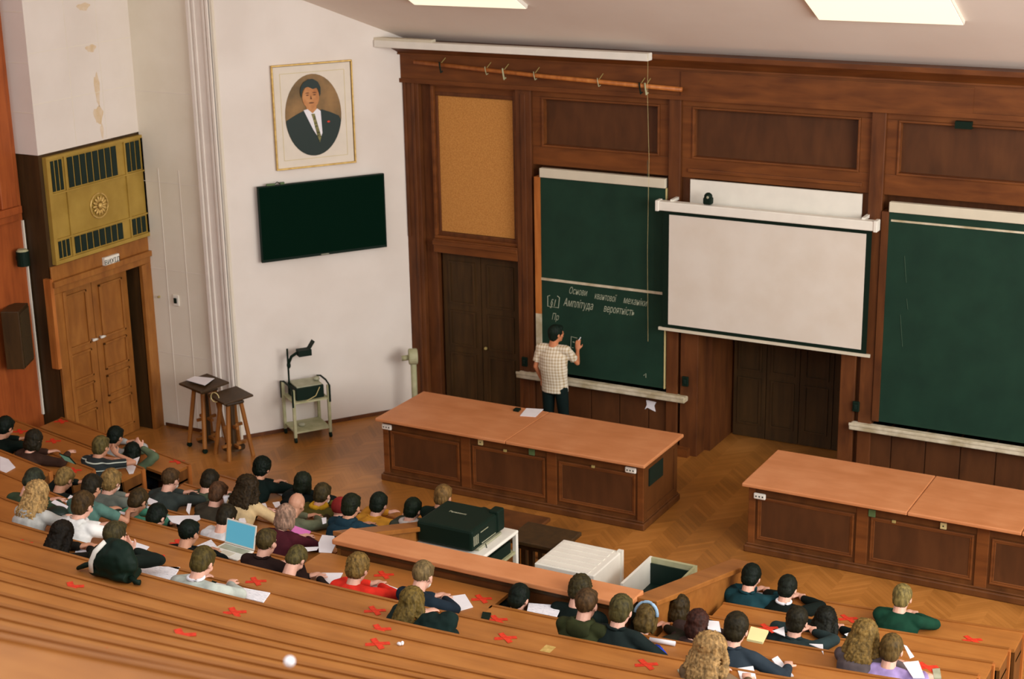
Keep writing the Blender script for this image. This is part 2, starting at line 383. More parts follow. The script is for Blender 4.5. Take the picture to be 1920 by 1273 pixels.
# stage door at left
t = thing('door_1', None, None, (-11.6, .2, 0)); tag(t, kind='structure')
for x0, x1 in ((-12.24, -11.60), (-11.59, -10.95)):
    l = MB().box(x0, x1, .18, .23, .01, 2.49).build('door_leaf', 'nichewood', t)
    mb = MB()
    for z0, z1 in ((.2, .95), (1.05, 1.6), (1.7, 2.35)): pframe(mb, x0+.1, x1-.1, z0, z1, .03, .165, .185)
    mb.build('moulding', 'nichewood', l)
MB().ell((-11.52, .14, 1.08), (.025, .03, .025)).build('door_knob', 'brass', t)
# centre doors in the niche
t = thing('door_2', None, None, (-7.0, 1.1, 0)); tag(t, kind='structure')
for i in range(4):
    x0 = -7.98+i*.49; l = MB().box(x0+.005, x0+.485, 1.06, 1.13, .01, 1.94).build('door_leaf', 'nichewood', t)
    mb = MB(); pframe(mb, x0+.07, x0+.42, .2, .9, .03, 1.04, 1.07); pframe(mb, x0+.07, x0+.42, 1.0, 1.8, .03, 1.04, 1.07); mb.build('moulding', 'nichewood', l)
# ------------------------------------------------------------ vestibule door, grille, sign
t = thing('door_3', None, None, (-15.9, -3.3, 0)); tag(t, kind='structure')
mb = MB(); mb.box(-15.76, -15.70, -4.20, -4.02, 0, 2.50); mb.box(-15.76, -15.70, -2.42, -2.20, 0, 2.50); mb.box(-15.76, -15.70, -4.20, -2.20, 2.50, 2.62); mb.box(-15.76, -15.66, -4.22, -2.17, 2.60, 2.68)
mb.box(-15.76, -15.68, -4.06, -4.00, 0, 2.499); mb.box(-15.76, -15.68, -2.46, -2.38, 0, 2.499); mb.box(-15.76, -15.715, -4.2, -2.18, 2.68, 2.88)
mb.build('door_frame', 'doorwood', t, bevel=.006)
for i, (y0, y1) in enumerate(((-4.0, -3.28), (-3.27, -2.55))):
    l = MB().box(-15.96, -15.91, y0, y1, .01, 2.46).build('door_leaf', 'doorwood', t)
    mb = MB()
    for z0, z1 in ((.15, .62), (.70, 1.02), (1.10, 1.5), (1.58, 2.36)):
        w = .03; ya, yb = y0+.12, y1-.12
        for a, b, c, d in ((ya, yb, z1-w, z1), (ya, yb, z0, z0+w), (ya, ya+w, z0, z1), (yb-w, yb, z0, z1)): mb.box(-15.912, -15.885, a, b, c, d)
    mb.build('moulding', 'doorwood', l, bevel=.004)
    yh = -3.36 if i == 0 else -3.20
    mb = MB(); mb.cyl((-15.91, yh, 1.62), (-15.85, yh, 1.62), .012); mb.sweep([(-15.85, yh-.05, 1.615), (-15.845, yh, 1.62), (-15.85, yh+.05, 1.615)], [.014, .02, .014]); h = mb.build('door_handle', 'white', l, smooth=True); tag(h, 'white porcelain handle')
struct('trim_10', B(-15.82, -15.70, -4.26, -4.20, 1.46, 2.72), 'trimwood')
t = thing('ventilation_grille', 'gilded ventilation screen with a rosette and slots above the left double door', 'vent', (-15.7, -3.18, 2.9))
mb = MB(); mb.box(-15.735, -15.70, -4.14, -2.19, 2.90, 4.36)
def yz(mb, y0, y1, z0, z1, x0=-15.70, x1=-15.68): mb.box(x0, x1, y0, y1, z0, z1)
for a, b, c, d in ((-4.14, -2.19, 4.32, 4.36), (-4.14, -2.19, 2.90, 2.95), (-4.14, -4.08, 2.951, 4.319), (-2.25, -2.19, 2.951, 4.319)): yz(mb, a, b, c, d, -15.70, -15.665)
for z in (3.22, 3.84): yz(mb, -4.1, -2.2, z, z+.02, -15.70, -15.672)
for y in (-3.80, -2.62): yz(mb, y, y+.025, 2.95, 4.32, -15.70, -15.675)
mb.build('screen_panel', 'gold', t)
def slots(y0, y1, n, z0, z1):
    w = (y1-y0)/n
    for i in range(n):
        MB().box(-15.705, -15.69, y0+i*w+.012, y0+(i+1)*w-.012, z0, z1).build('slot', 'dark', t)
slots(-4.05, -3.82, 3, 3.88, 4.29)
slots(-3.74, -2.76, 8, 3.88, 4.29); slots(-2.58, -2.28, 3, 3.88, 4.29); slots(-4.05, -3.82, 3, 2.97, 3.2); slots(-3.74, -2.76, 8, 2.97, 3.2); slots(-2.58, -2.28, 3, 2.97, 3.2)
mb = MB(); c = Vector((-15.68, -3.20, 3.53))
for i in range(14):
    a = 2*math.pi*i/14; p = c+Vector((.004, math.cos(a)*.095, math.sin(a)*.095)); mb.ell(p, (.018, .02, .045), T=Matrix.Rotation(a-math.pi/2, 3, 'X'), n=8, m=6)
mb.ell(c+Vector((.01, 0, 0)), (.03, .045, .045)); mb.sweep([c+Vector((-.01, .17*math.cos(a), .17*math.sin(a))) for a in [2*math.pi*i/24 for i in range(25)]], .012, 8)
r_ = mb.build('rosette', 'gold_light', t, smooth=True); tag(r_, 'raised gilt sun rosette')
t = thing('exit_sign', 'small white plaque lettered in black above the left double door', 'sign', (-15.7, -3.08, 2.7))
MB().box(-15.715, -15.665, -3.22, -2.92, 2.655, 2.79).build('plate', 'white', t, bevel=.004)
T = frameT((-15.664, -3.07, 2.685), (0, 1, 0))
text_mesh('lettering', 'ВИХІД', .095, T @ Matrix.Rotation(math.pi/2, 4, 'X'), 'dark', t)

# wall boxes at far left
t = thing('wall_lantern', 'small round black lamp with a pale top on the brown side wall', 'lamp', (-16.0, -4.35, 3.0))
MB().sweep([(-15.98, -4.42, 2.93), (-15.98, -4.42, 3.13)], [.085, .085], 16).build('body', 'black', t)
MB().sweep([(-15.98, -4.42, 3.13), (-15.98, -4.42, 3.155)], [.08, .06], 16).build('cap', 'steelgreen', t)
MB().box(-16.09, -16.0, -4.44, -4.40, 3.0, 3.05).build('bracket', 'black', t)
t = thing('wall_loudspeaker', 'dark brown wooden loudspeaker box hung on the brown side wall', 'loudspeaker', (-16.0, -4.7, 1.6))
mb = MB(); T = Matrix.Translation((-15.98, -4.66, 1.62)) @ Matrix.Rotation(R(28), 4, 'Z')
mb.box(-.12, .12, -.24, .20, 0, .80, T=T); mb.build('cabinet', 'nichewood', t, bevel=.01)
MB().box(.12, .132, -.21, .17, .04, .76, T=T).build('grille_cloth', noise_mat('dark_cloth', (52, 40, 18), (70, 52, 24), 60, .9), t)
MB().box(-16.12, -16.02, -4.72, -4.62, 1.9, 2.05).build('bracket', 'black', t)
t = thing('wall_switch', 'small black and white switch on the pale return wall', 'switch', (-15.28, -2.27, 1.95))
MB().box(-15.32, -15.22, -2.268, -2.25, 1.90, 2.06).build('plate', 'white', t, bevel=.004)
MB().box(-15.30, -15.25, -2.285, -2.268, 1.94, 2.02).build('toggle', 'black', t, bevel=.006)
t = thing('wall_hook', 'tiny metal hook on the pale return wall by the door frame', 'hook', (-15.58, -2.26, 2.0))
MB().cyl((-15.58, -2.25, 2.0), (-15.58, -2.29, 2.0), .015).build('hook', 'brass', t)

# ------------------------------------------------------------ portrait and television on the left wall
t = thing('framed_portrait', 'gold-framed oval portrait of a man in a dark suit above the television', 'picture', LW(.05, .03, 3.87), math.pi/2-A)
def lw(mb, s0_, s1_, d0, d1, z0, z1): return mb.box(s0_, s1_, -d1, -d0, z0, z1, T=LT)
mb = MB()
for a, b, c, d in ((-.54, .65, 5.318, 5.34), (-.54, .65, 3.875, 3.90), (-.54, -.518, 3.9, 5.32), (.628, .65, 3.9, 5.32)): lw(mb, a, b, .005, .05, c, d)
mb.build('frame', 'gold_light', t, bevel=.006)
lw(MB(), -.51, .62, .004, .025, 3.9, 5.31).build('mat_board', 'matcard', t)
mb = MB(); w = .006
for a, b, c, d in ((-.42, .53, 5.21, 5.216), (-.42, .53, 4.0, 4.006), (-.42, -.414, 4.0, 5.21), (.524, .53, 4.0, 5.21)): lw(mb, a, b, .025, .027, c, d)
mb.build('mat_line', 'cream', t)
def flat(poly, d, mat, name, parent=t, thick=.003):
    return MB().prism([(p[0], p[1]) for p in poly][::-1], -d-thick, -d, 'y', T=LT).build(name, mat, parent)
cx, czz, ax, az = .045, 4.61, .415, .575
def ov(n=40, f=lambda a: 1): return [(cx+ax*math.cos(a)*f(a), czz+az*math.sin(a)*f(a)) for a in [2*math.pi*i/n for i in range(n)]]
pic = flat(ov(), .026, noise_mat('portrait_backdrop', (96, 74, 36), (150, 112, 62), 2.5, .5), 'portrait_print')
def clip(poly):   # keep drawn shapes inside the oval
    out = []
    for x, z in poly:
        dx, dz = (x-cx)/ax, (z-czz)/az; r = math.hypot(dx, dz)
        if r > .995: dx, dz = dx/r*.995, dz/r*.995
        out.append((cx+dx*ax, czz+dz*az))
    return out
def oval(x, z, a, b, n=20): return [(x+a*math.cos(2*math.pi*i/n), z+b*math.sin(2*math.pi*i/n)) for i in range(n)]
suit = [(-.40, 4.50), (-.36, 4.56), (-.2, 4.64), (-.10, 4.68), (.03, 4.60), (.17, 4.68), (.30, 4.63), (.42, 4.57), (.46, 4.5)] + [(cx+ax*math.cos(-a), czz+az*math.sin(-a)) for a in [R(15)+R(150)*i/20 for i in range(21)]]
flat(clip(suit), .030, 'dark', 'portrait_suit')
flat([(-.10, 4.69), (.03, 4.40), (.12, 4.25), (.16, 4.35), (.15, 4.66), (.10, 4.70), (.03, 4.635), (-.04, 4.70)], .0358, 'paper', 'portrait_shirt')
flat([(.01, 4.63), (.06, 4.63), (.075, 4.56), (.14, 4.30), (.115, 4.22), (.08, 4.32), (.03, 4.56)], .0392, noise_mat('tie_stripes', (60, 62, 34), (150, 140, 84), 30, .6, stretch=(1, 1, 2)), 'portrait_tie')
skinp = noise_mat('portrait_skin', (176, 112, 62), (206, 146, 92), 6, .6)
flat([(-.055, 4.70), (.03, 4.62), (.09, 4.68), (.10, 4.82), (-.06, 4.82)], .0345, skinp, 'portrait_neck')
flat(oval(.015, 4.865, .125, .165), .038, skinp, 'portrait_face')
flat(clip([(-.125, 4.86), (-.14, 4.94), (-.125, 5.02), (-.08, 5.08), (-.01, 5.115), (.06, 5.115), (.13, 5.07), (.165, 4.99), (.16, 4.90), (.14, 4.86), (.135, 4.95), (.115, 4.99), (.05, 4.975), (-.02, 5.01), (-.08, 5.0), (-.11, 4.95)]), .042, 'dark', 'portrait_hair')
fd = noise_mat('portrait_features', (92, 50, 26), (110, 64, 34), 6, .6)
for x in (-.035, .07): flat(oval(x, 4.895, .022, .008, 10), .0415, fd, 'portrait_eye'); flat(oval(x, 4.925, .03, .007, 10), .0415, fd, 'portrait_brow')
flat([(.015, 4.89), (.032, 4.835), (.004, 4.835)], .0415, fd, 'portrait_nose'); flat(oval(.02, 4.785, .04, .009, 12), .0415, fd, 'portrait_mouth')
flat(oval(.26, 4.50, .022, .014, 8), .037, 'redtape', 'portrait_badge')

t = thing('television', 'large black flat television mounted under the framed portrait', 'television', LW(.1, .05, 2.58), math.pi/2-A)
lw(MB(), -.86, 1.04, .06, .11, 2.60, 3.69).build('housing', 'black', t, bevel=.008)
lw(MB(), -.84, 1.02, .11, .114, 2.64, 3.675).build('screen', 'screenblack', t)
lw(MB(), .02, .14, .111, .115, 2.612, 2.622).build('maker_mark', 'steel', t)
lw(MB(), -.3, .4, .0, .06, 2.9, 3.4).build('wall_bracket', 'black', t)
t = thing('remote_camera', 'little dark device with a cable on top of the television', 'device', LW(-.62, .08, 3.69), math.pi/2-A)
mb = MB(); lw(mb, -.72, -.60, .065, .10, 3.69, 3.715); lw(mb, -.52, -.46, .065, .10, 3.69, 3.72); mb.build('housing', 'greenplate', t)
mb = MB(); mb.sweep([LW(-.60, .08, 3.70), LW(-.56, .08, 3.73), LW(-.52, .08, 3.70)], .006, 6).build('cable', 'black', t)

# ------------------------------------------------------------ chalkboards
def chalkboard(x0, x1, z0, z1, label, mid=None):
    t = thing('chalkboard', label, 'chalkboard', ((x0+x1)/2, .02, z0))
    MB().box(x0, x1, .0, .05, z0, z1).build('writing_surface', 'board', t)
    mb = MB(); mb.box(x0, x1, -.03, .05, z1, z1+.13); mb.build('white_header', 'offwhite', t, bevel=.008)
    MB().box(x0-.09, x0, -.02, .2, z0+.85 if x0 < -9 else z0, z1).build('frame', 'trimwood' if x0 < -9 else 'wallwood', t)
    if x0 < -9: o = MB().box(x0-.09, x0, -.02, .2, z0, z0+.85).build('frame', 'tray', t); tag(o, 'chalk-whitened lower end of the side frame')
    if mid: MB().box(x0, x1, -.012, .0, mid, mid+.035).build('dividing_rail', 'tray', t)
    return t
cb = chalkboard(-10.50, -8.60, .93, 3.76, 'left green chalkboard with chalk writing, where the man in the checked shirt writes', 2.28)
TX = Matrix.Translation((0, -.004, 0)) @ Matrix.Rotation(math.pi/2, 4, 'X')
def chalktext(body, px, py, size, rot=0, mat='chalk', thin=-.004, sx=.5):
    p = aty(px, py, -.003); T = Matrix.Translation(p) @ Matrix.Rotation(R(rot), 4, 'Y') @ Matrix.Rotation(math.pi/2, 4, 'X') @ Matrix.Diagonal((sx, 1, 1, 1))
    text_mesh('chalk_writing', body, size, T, mat, cb, .001, .35, thin, 'LEFT')
chalktext('Основи', 1066, 550, .14, 1.5, thin=-.0012, sx=.56); chalktext('квантової', 1114, 560, .14, 1.5, thin=-.0012, sx=.50); chalktext('механіки', 1168, 568, .14, 1.5, thin=-.0012, sx=.58)
chalktext('§1', 1031, 573, .15, thin=-.001, sx=.7); chalktext('Амплітуда', 1056, 573, .165, 1, thin=-.001, sx=.56); chalktext('вероятність', 1131, 584, .155, 1, thin=-.001, sx=.53); chalktext('Пр', 1034, 599, .14, 0, thin=-.0015, sx=.6)
def chalkline(pts, r=.006, mat='chalk', parent=None, y=-.004):
    mb = MB(); mb.sweep([aty(a, b, y) for a, b in pts], r, 6); return mb.build('chalk_stroke', mat, parent or cb)
chalkline([(1031, 554), (1027, 555), (1027, 574), (1047, 577), (1049, 558), (1045, 555)])
chalkline([(1082, 634), (1071, 631), (1070, 651), (1075, 652)], .005); chalkline([(1074, 641), (1077, 642)], .007)
chalkline([(1214, 300), (1215, 420), (1214, 520), (1215, 640)], .003, 'chalkfaint'); chalkline([(1207, 704), (1211, 700), (1211, 708)], .004)
MB().box(-8.60, -8.585, -.01, .05, .93, 3.76).build('edge_strip', 'cream', cb)
cr_ = chalkboard(-5.56, -2.75, .93, 3.72, 'right large green chalkboard, blank apart from faint scratches')
for pts in (((1696, 480), (1699, 530)), ((1688, 590), (1692, 650)), ((1700, 560), (1702, 580))): chalkline(pts, .003, 'chalkfaint', cr_)
MB().box(-5.53, -2.75, -.012, 0, 3.60, 3.625).build('dividing_rail', 'tray', cr_)
for x0, x1, lb in ((-10.87, -8.24, 'long chalk-dusted ledge under the left chalkboard'), (-5.92, -2.72, 'long chalk-dusted ledge under the right chalkboard')):
    t = thing('chalk_ledge', lb, 'ledge', ((x0+x1)/2, -.05, .8))
    MB().box(x0, x1, -.13, .04, .80, .875).build('shelf', 'tray', t, bevel=.015)
    MB().box(x0, x1, -.14, -.12, .86, .90).build('lip', 'tray', t, bevel=.008)
# projection screen
t = thing('projection_screen', 'pull-down white projection screen hanging over the central doors', 'screen', (-7.1, -.2, 3.6))
MB().box(-8.62, -5.66, -.26, -.14, 3.51, 3.635).build('casing', 'white', t, bevel=.012)
for x in (-8.64, -5.68): MB().box(x, x+.05, -.27, -.13, 3.50, 3.645).build('end_cap', 'white', t, bevel=.008)
YS = -.20
MB().box(-8.55, -5.71, YS-.002, YS+.004, 1.88, 3.52).build('fabric_border', 'black', t)
MB().box(-8.46, -5.78, YS-.006, YS-.002, 1.935, 3.455).build('screen_surface', 'screen', t)
MB().box(-8.60, -5.66, YS-.015, YS+.015, 1.845, 1.885).build('weight_bar', 'offwhite', t)
for x in (-8.45, -5.85): MB().box(x, x+.04, -.2, .06, 3.62, 3.66).build('bracket', 'white', t)
t = thing('whiteboard', 'white board behind the top of the projection screen', 'board', (-7.1, .0, 3.5))
MB().box(-8.25, -5.92, .0, .03, 3.40, 3.91).build('panel', 'white', t)
t = thing('stage_camera', 'small dark camera standing on the projection screen casing', 'camera', (-8.06, -.2, 3.64))
p = aty(1328, 366, -.2)
MB().box(p.x-.06, p.x+.06, -.25, -.15, 3.645, 3.74).build('base', 'black', t, bevel=.02); MB().ell((p.x, -.2, 3.75), (.055, .055, .05)).build('lens_head', 'black', t, smooth=True)
MB().ell((p.x+.01, -.25, 3.745), (.018, .01, .018)).build('lens', 'steel', t, smooth=True)
# long white casing on the cornice and wooden pole
t = thing('cornice_casing', 'long white rail casing along the top of the dark wood cornice', 'rail', (-10.8, -.2, 5.55))
MB().box(-12.94, -8.72, -.36, -.21, 5.485, 5.585).build('casing', 'white', t, bevel=.01); MB().box(-13.1, -12.0, -.34, -.22, 5.585, 5.62).build('mounting_strip', 'offwhite', t)
t = thing('wooden_pole', 'long orange wooden pole hung across the frieze on loops of wire', 'pole', (-10.4, -.12, 5.2))
pa, pb = aty(777, 116, -.14), aty(1279, 168, -.14)
MB().sweep([pa, (pa+pb)/2+Vector((0, 0, -.015)), pb], .03, 10).build('pole', 'trimwood', t, smooth=True)
for px, big in ((831, 1), (921, 0), (955, 1), (1014, 0), (1132, 0), (1207, 1), (1217, 1)):
    f_ = (px-777)/(1279-777); c = pa+(pb-pa)*f_; mb = MB(); h = .11 if big else .07
    mb.sweep([c+Vector((-.012, -.03, .04)), c+Vector((0, -.045, 0)), c+Vector((.01, -.03, -h)), c+Vector((.02, 0, -h*.8))], .012 if big else .006, 6)
    mb.build('hanging_loop', 'black' if px in (831, 1207) else 'steelgreen', t)
    MB().cyl(c+Vector((0, 0, .02)), (c.x, -.0, c.z+.09), .006, 6).build('wall_hook', 'brass', t)
t = thing('pull_cord', 'thin pale cord hanging from the cornice in front of the left chalkboard', 'cord', (-8.85, -.1, 1.5))
mb = MB(); mb.sweep([aty(1215, 100, -.37), aty(1214, 180, -.25), aty(1217, 300, -.12), aty(1214, 470, -.05), aty(1215, 640, -.04)], .0022, 6); mb.build('cord', 'cream', t)
t = thing('small_bracket', 'small black bracket on the right-hand upper panel', 'bracket', (-4.7, 0, 4.9))
p = aty(1812, 233, .1); MB().box(p.x-.11, p.x+.09, -.02, .10, p.z-.04, p.z+.05).build('body', 'black', t)
# sockets
for px, py, lb in ((1285, 715, 'black wall socket on the post right of the left chalkboard'), (1605, 762, 'black wall socket on the post left of the right chalkboard'), (984, 678, 'dark wall box on the post left of the left chalkboard')):
    p = aty(px, py, -.02); t = thing('wall_socket', lb, 'socket', (p.x, -.01, p.z-.06))
    MB().box(p.x-.045, p.x+.045, -.04, -.0, p.z-.07, p.z+.07).build('plate', 'black', t, bevel=.01); MB().box(p.x-.02, p.x+.02, -.05, -.04, p.z-.03, p.z+.03).build('outlet', 'dark', t, bevel=.005)
t = thing('paper_scrap', 'torn white paper scrap stuck under the chalk ledge', 'paper', (-8.8, .03, .6))
MB().prism([(-8.90, .57), (-8.86, .60), (-8.80, .58), (-8.74, .56), (-8.76, .64), (-8.73, .70), (-8.88, .71), (-8.87, .64)][::-1], .028, .04, 'y').build('scrap', 'paper', t)
for px, py, z0 in ((1603, 790, .9),): pass
# standing pipe with a round head in the corner
t = thing('corner_post', 'pale green post with a round head in the corner by the dark panelling', 'post', (-12.62, -.28, 0))
bx_, by_ = -12.47, -.36
mb = MB(); mb.sweep([(bx_, by_, 0), (bx_, by_, .9)], .045, 14); mb.build('pipe', 'steelgreen', t, smooth=True)
mb = MB(); mb.sweep([(bx_-.06, by_-.04, .97), (bx_+.05, by_+.04, .97)], [.12, .12], 20, ref=(0, 0, 1)); mb.build('round_head', 'steelgreen', t, bevel=.02)
MB().cyl((bx_-.14, by_-.1, .95), (bx_-.05, by_-.04, .96), .04, 12).build('cap', 'steelgreen', t, smooth=True)
MB().cyl((bx_, by_, 0), (bx_, by_, .03), .09).build('foot', 'steelgreen', t)

# ceiling light panels
for x0, x1, lb in ((-6.14, -4.46, 'bright rectangular ceiling panel at the upper right'), (-11.65, -9.97, 'bright rectangular ceiling panel at the upper left, barely in view')):
    t = thing('ceiling_light', lb, 'ceiling light', ((x0+x1)/2, -1.9, cz(-1.9)-.05))
    al = math.atan(-cs); T = Matrix.Translation(((x0+x1)/2, -1.28, cz(-1.28))) @ Matrix.Rotation(al, 4, 'X'); hw = (x1-x0)/2
    MB().box(-hw, hw, -1.4, 0, -.05, .0, T=T).build('housing', 'white', t); MB().box(-hw+.01, hw-.01, -1.39, -.01, -.056, -.05, T=T).build('diffuser', 'lamp', t)

# ------------------------------------------------------------ demonstration desks
def demo_desk(x0, x1, seams, label, cut, items):
    y0, y1 = -2.60, -1.56
    t = thing('demonstration_desk', label, 'desk', ((x0+x1)/2, (y0+y1)/2, 0))
    MB().box(x0, x1, y0, y1, .10, .86).build('carcass', 'deskwood', t)
    MB().box(x0-.05, x1+.04, y0-.06, y1+.05, 0, .09).build('plinth', 'deskwood', t, bevel=.015)
    MB().box(x0-.03, x1+.02, y0-.035, y1+.03, .09, .115).build('plinth_moulding', 'deskwood', t, bevel=.01)
    e = [x0-.07]+seams+[x1+.07]
    for a, b in zip(e[:-1], e[1:]): MB().box(a+.003, b-.003, y0-.12, y1+.08, .86, .905).build('desk_top', 'desktop', t, bevel=.012)
    n = 3; w = (x1-x0)/n
    for i in range(n):
        a = x0+i*w; mb = MB(); pframe(mb, a+.10, a+w-.10, .17, .72, .025, y0-.018, y0+.01); pframe(mb, a+.125, a+w-.125, .195, .695, .02, y0-.01, y0+.01); p_ = mb.build('moulding', 'wallwood_h', t, bevel=.005)
        MB().box(a+.145, a+w-.145, y0-.004, y0+.01, .215, .675).build('front_panel', 'panelwood', t)
    for i in range(n+1):
        a = x0+i*w; MB().box(max(a-.07, x0-.012), min(a+.07, x1+.012), y0-.022, y0+.01, .10, .86).build('pilaster', 'wallwood_h', t, bevel=.005)
    MB().box(x0, x1, y0-.015, y0+.01, .74, .86).build('frieze_rail', 'deskwood', t)
    for x in (x0, x1):
        s_ = 1 if x == x1 else -1; q = sorted((x, x+s_*.012))
        for (a, b, c, d) in ((y0, y0+.10, .201, .759), (y1-.10, y1, .201, .759), (y0, y1, .76, .855), (y0, y1, .116, .2)): MB().box(q[0], q[1], a, b, c, d).build('end_rail', 'deskwood', t)
    if cut:
        MB().box(x1, x1+.016, y0+.16, y0+.58, .52, .76).build('glazed_opening', 'dark', t)
    for kind, px, py in items:
        p = aty(px, py, y0-.024); 
        if kind == 'socket':
            q = thing('triple_socket', None, 'socket', (p.x, y0-.03, p.z))
            q['label'] = {726: 'white triple socket at the left front corner of the left demonstration desk', 1183: 'white triple socket at the right front corner of the left demonstration desk', 1425: 'white triple socket on the front of the right demonstration desk'}[px]
            MB().box(p.x-.075, p.x+.075, y0-.05, y0-.015, p.z-.038, p.z+.038).build('plate', 'white', q, bevel=.016)
            for dx in (-.04, 0, .04): MB().cyl((p.x+dx, y0-.052, p.z), (p.x+dx, y0-.049, p.z), .010, 10).build('outlet', 'dark', q)
        else:
            hw, hh = {'plate': (.035, .038), 'green': (.04, .045), 'key': (.022, .016)}[kind]
            MB().box(p.x-hw, p.x+hw, y0-.034, y0-.012, p.z-hh, p.z+hh).build('socket_plate' if kind != 'key' else 'keyhole_plate', 'cream' if kind == 'plate' else ('greenplate' if kind == 'green' else 'brass'), t, bevel=.004)
            if kind == 'plate': MB().cyl((p.x, y0-.037, p.z), (p.x, y0-.033, p.z), .009, 8).build('outlet', 'dark', t)
    return t
demo_desk(-11.54, -7.74, [-9.62], 'left demonstration desk with orange top in front of the left chalkboard', True,
          [('socket', 726, 800), ('socket', 1183, 881), ('plate', 901, 829), ('green', 997, 847), ('key', 947, 845), ('key', 1112, 875)])
demo_desk(-6.34, -2.20, [-4.42, -3.15], 'right demonstration desk with orange top running out of the picture', False,
          [('socket', 1425, 930), ('green', 1635, 962), ('key', 1676, 978), ('plate', 1769, 986)])
def quad_thing(name, label, cat, pts, z, mat, th=.006, group=None, part='sheet'):
    c = [atz(a, b, z) for a, b in pts]; ctr = sum(c, Vector())/len(c)
    t = thing(name, label, cat, (ctr.x, ctr.y, z), 0, group)
    poly = [(p.x, p.y) for p in c]
    ar = sum(poly[i][0]*poly[(i+1) % len(poly)][1]-poly[(i+1) % len(poly)][0]*poly[i][1] for i in range(len(poly)))
    if ar < 0: poly = poly[::-1]
    MB().prism(poly, z+.001, z+.001+th, 'z').build(part, mat, t); return t
quad_thing('paper_sheet', 'white papers on the left demonstration desk behind the lecturer', 'paper', [(975, 780), (987, 766), (1019, 768), (1004, 782)], .905, 'paper')
t = quad_thing('blackboard_wiper', 'small black wiper on the left demonstration desk beside the papers', 'wiper', [(962, 771), (967, 767), (977, 768), (972, 773)], .905, 'black', .025)

# ------------------------------------------------------------ stage furniture by the left wall
def splay_stand(cx, cy, h, tw, td, rot, name, label, casters=False):
    t = thing(name, label, 'stand', (cx, cy, 0), rot)
    def b(mb, nm, mat, **k): return mb.build(nm, mat, t, world=False, **k)
    b(MB().box(-tw/2, tw/2, -td/2, td/2, h-.03, h, T=Matrix.Translation((0, 0, h)) @ Matrix.Rotation(R(4), 4, 'X') @ Matrix.Translation((0, 0, -h))), 'table_top', 'nichewood', bevel=.006)
    for sx in (-1, 1):
        for sy in (-1, 1):
            b(MB().sweep([(sx*.20, sy*.19, .0 if not casters else .07), (sx*.11, sy*.10, h-.10)], .032, 8, ref=(0, 1, 0)), 'leg', 'doorwood')
            if casters: b(MB().cyl((sx*.20-.02, sy*.19, .035), (sx*.20+.02, sy*.19, .035), .035, 12), 'caster', 'black')
    b(MB().sweep([(0, 0, .12), (0, 0, h-.06)], .045, 12), 'column', 'nichewood'); b(MB().box(-.15, .15, -.14, .14, h-.12, h-.07), 'seat_block', 'nichewood', bevel=.02)
    for z in (.14, .42):
        e = .20-.09*(z/(h-.1)); b(MB().box(-e, e, -.018, .018, z, z+.04).box(-.018, .018, -e, e, z, z+.04), 'cross_rail', 'doorwood')
    b(MB().sweep([(0, 0, .10), (0, 0, .13)], .16, 16), 'lower_shelf', 'nichewood')
    return t
splay_stand(-14.52, -2.68, .97, .56, .48, R(-18), 'reading_stand', 'left wooden stand on castors with a sheet of paper on its top', True)
splay_stand(-13.98, -2.78, .90, .50, .46, R(-24), 'drafting_stool', 'right wooden splay-legged stand with a bare dark top')
quad_thing('paper_sheet', 'white paper lying on the wooden stand beside the left door', 'paper', [(349, 713), (365, 706), (402, 710), (384, 723)], .995, 'paper')
t = thing('cable_loop', 'loop of pale cable hanging from the left wooden stand', 'cable', (-14.35, -2.9, .7))
c0 = aty(403, 745, -3.0); mb = MB(); mb.sweep([c0+Vector((.07*math.cos(a), 0, .07*math.sin(a))) for a in [2*math.pi*i/16 for i in range(15)]], .007, 6); mb.build('cable', 'cream', t)
# trolley with the overhead projector
def LB(mb, s0_, s1_, d0, d1, z0, z1): return mb.box(s0_, s1_, -d1, -d0, z0, z1, T=LT)
t = thing('equipment_trolley', 'grey metal trolley on castors against the white wall', 'trolley', LW(-.38, .33, 0), math.pi/2-A)
for s_ in (-.66, -.13):
    for d_ in (.08, .54): LB(MB(), s_-.02, s_+.02, d_-.02, d_+.02, .08, .80).build('leg', 'steelgreen', t); p = LW(s_, d_, .04); MB().cyl(p-LD*.015, p+LD*.015, .04, 12).build('caster', 'black', t)
LB(MB(), -.66, -.13, .07, .55, .14, .165).build('lower_shelf', 'steelgreen', t); LB(MB(), -.66, -.13, .07, .55, .585, .61).build('middle_shelf', 'steelgreen', t)
for s_ in (-.68, -.12): MB().sweep([LW(s_, .05, .55), LW(s_, .05, .80), LW(s_, .2, .84), LW(s_, .42, .84), LW(s_, .57, .80), LW(s_, .57, .55)], .014, 8).build('side_handle', 'black', t)
p = LW(-.50, .35, .165); MB().ell(p+Vector((0, 0, .03)), (.06, .04, .03)).build('coiled_lead', 'steel', t, smooth=True)
t = thing('overhead_projector', 'old overhead projector with a black arm standing on the grey trolley', 'projector', LW(-.38, .33, .61), math.pi/2-A)
LB(MB(), -.60, -.18, .12, .50, .61, .80).build('lamp_house', 'black', t, bevel=.01); LB(MB(), -.58, -.20, .14, .48, .80, .815).build('glass_stage', 'steel', t)
mb = MB(); mb.sweep([LW(-.60, .20, .70), LW(-.60, .20, 1.32)], .014, 8); mb.build('post', 'black', t)
mb = MB(); mb.sweep([LW(-.60, .20, 1.08), LW(-.55, .22, 1.20), LW(-.45, .26, 1.27)], .022, 8); LB(mb, -.47, -.28, .20, .34, 1.21, 1.30); mb.build('projection_head', 'black', t)
T = Matrix.Translation(LW(-.30, .27, 1.29)) @ Matrix.Rotation(math.pi/2-A, 4, 'Z') @ Matrix.Rotation(R(-55), 4, 'Y'); MB().box(0, .14, -.06, .06, 0, .012, T=T).build('mirror', 'black', t)
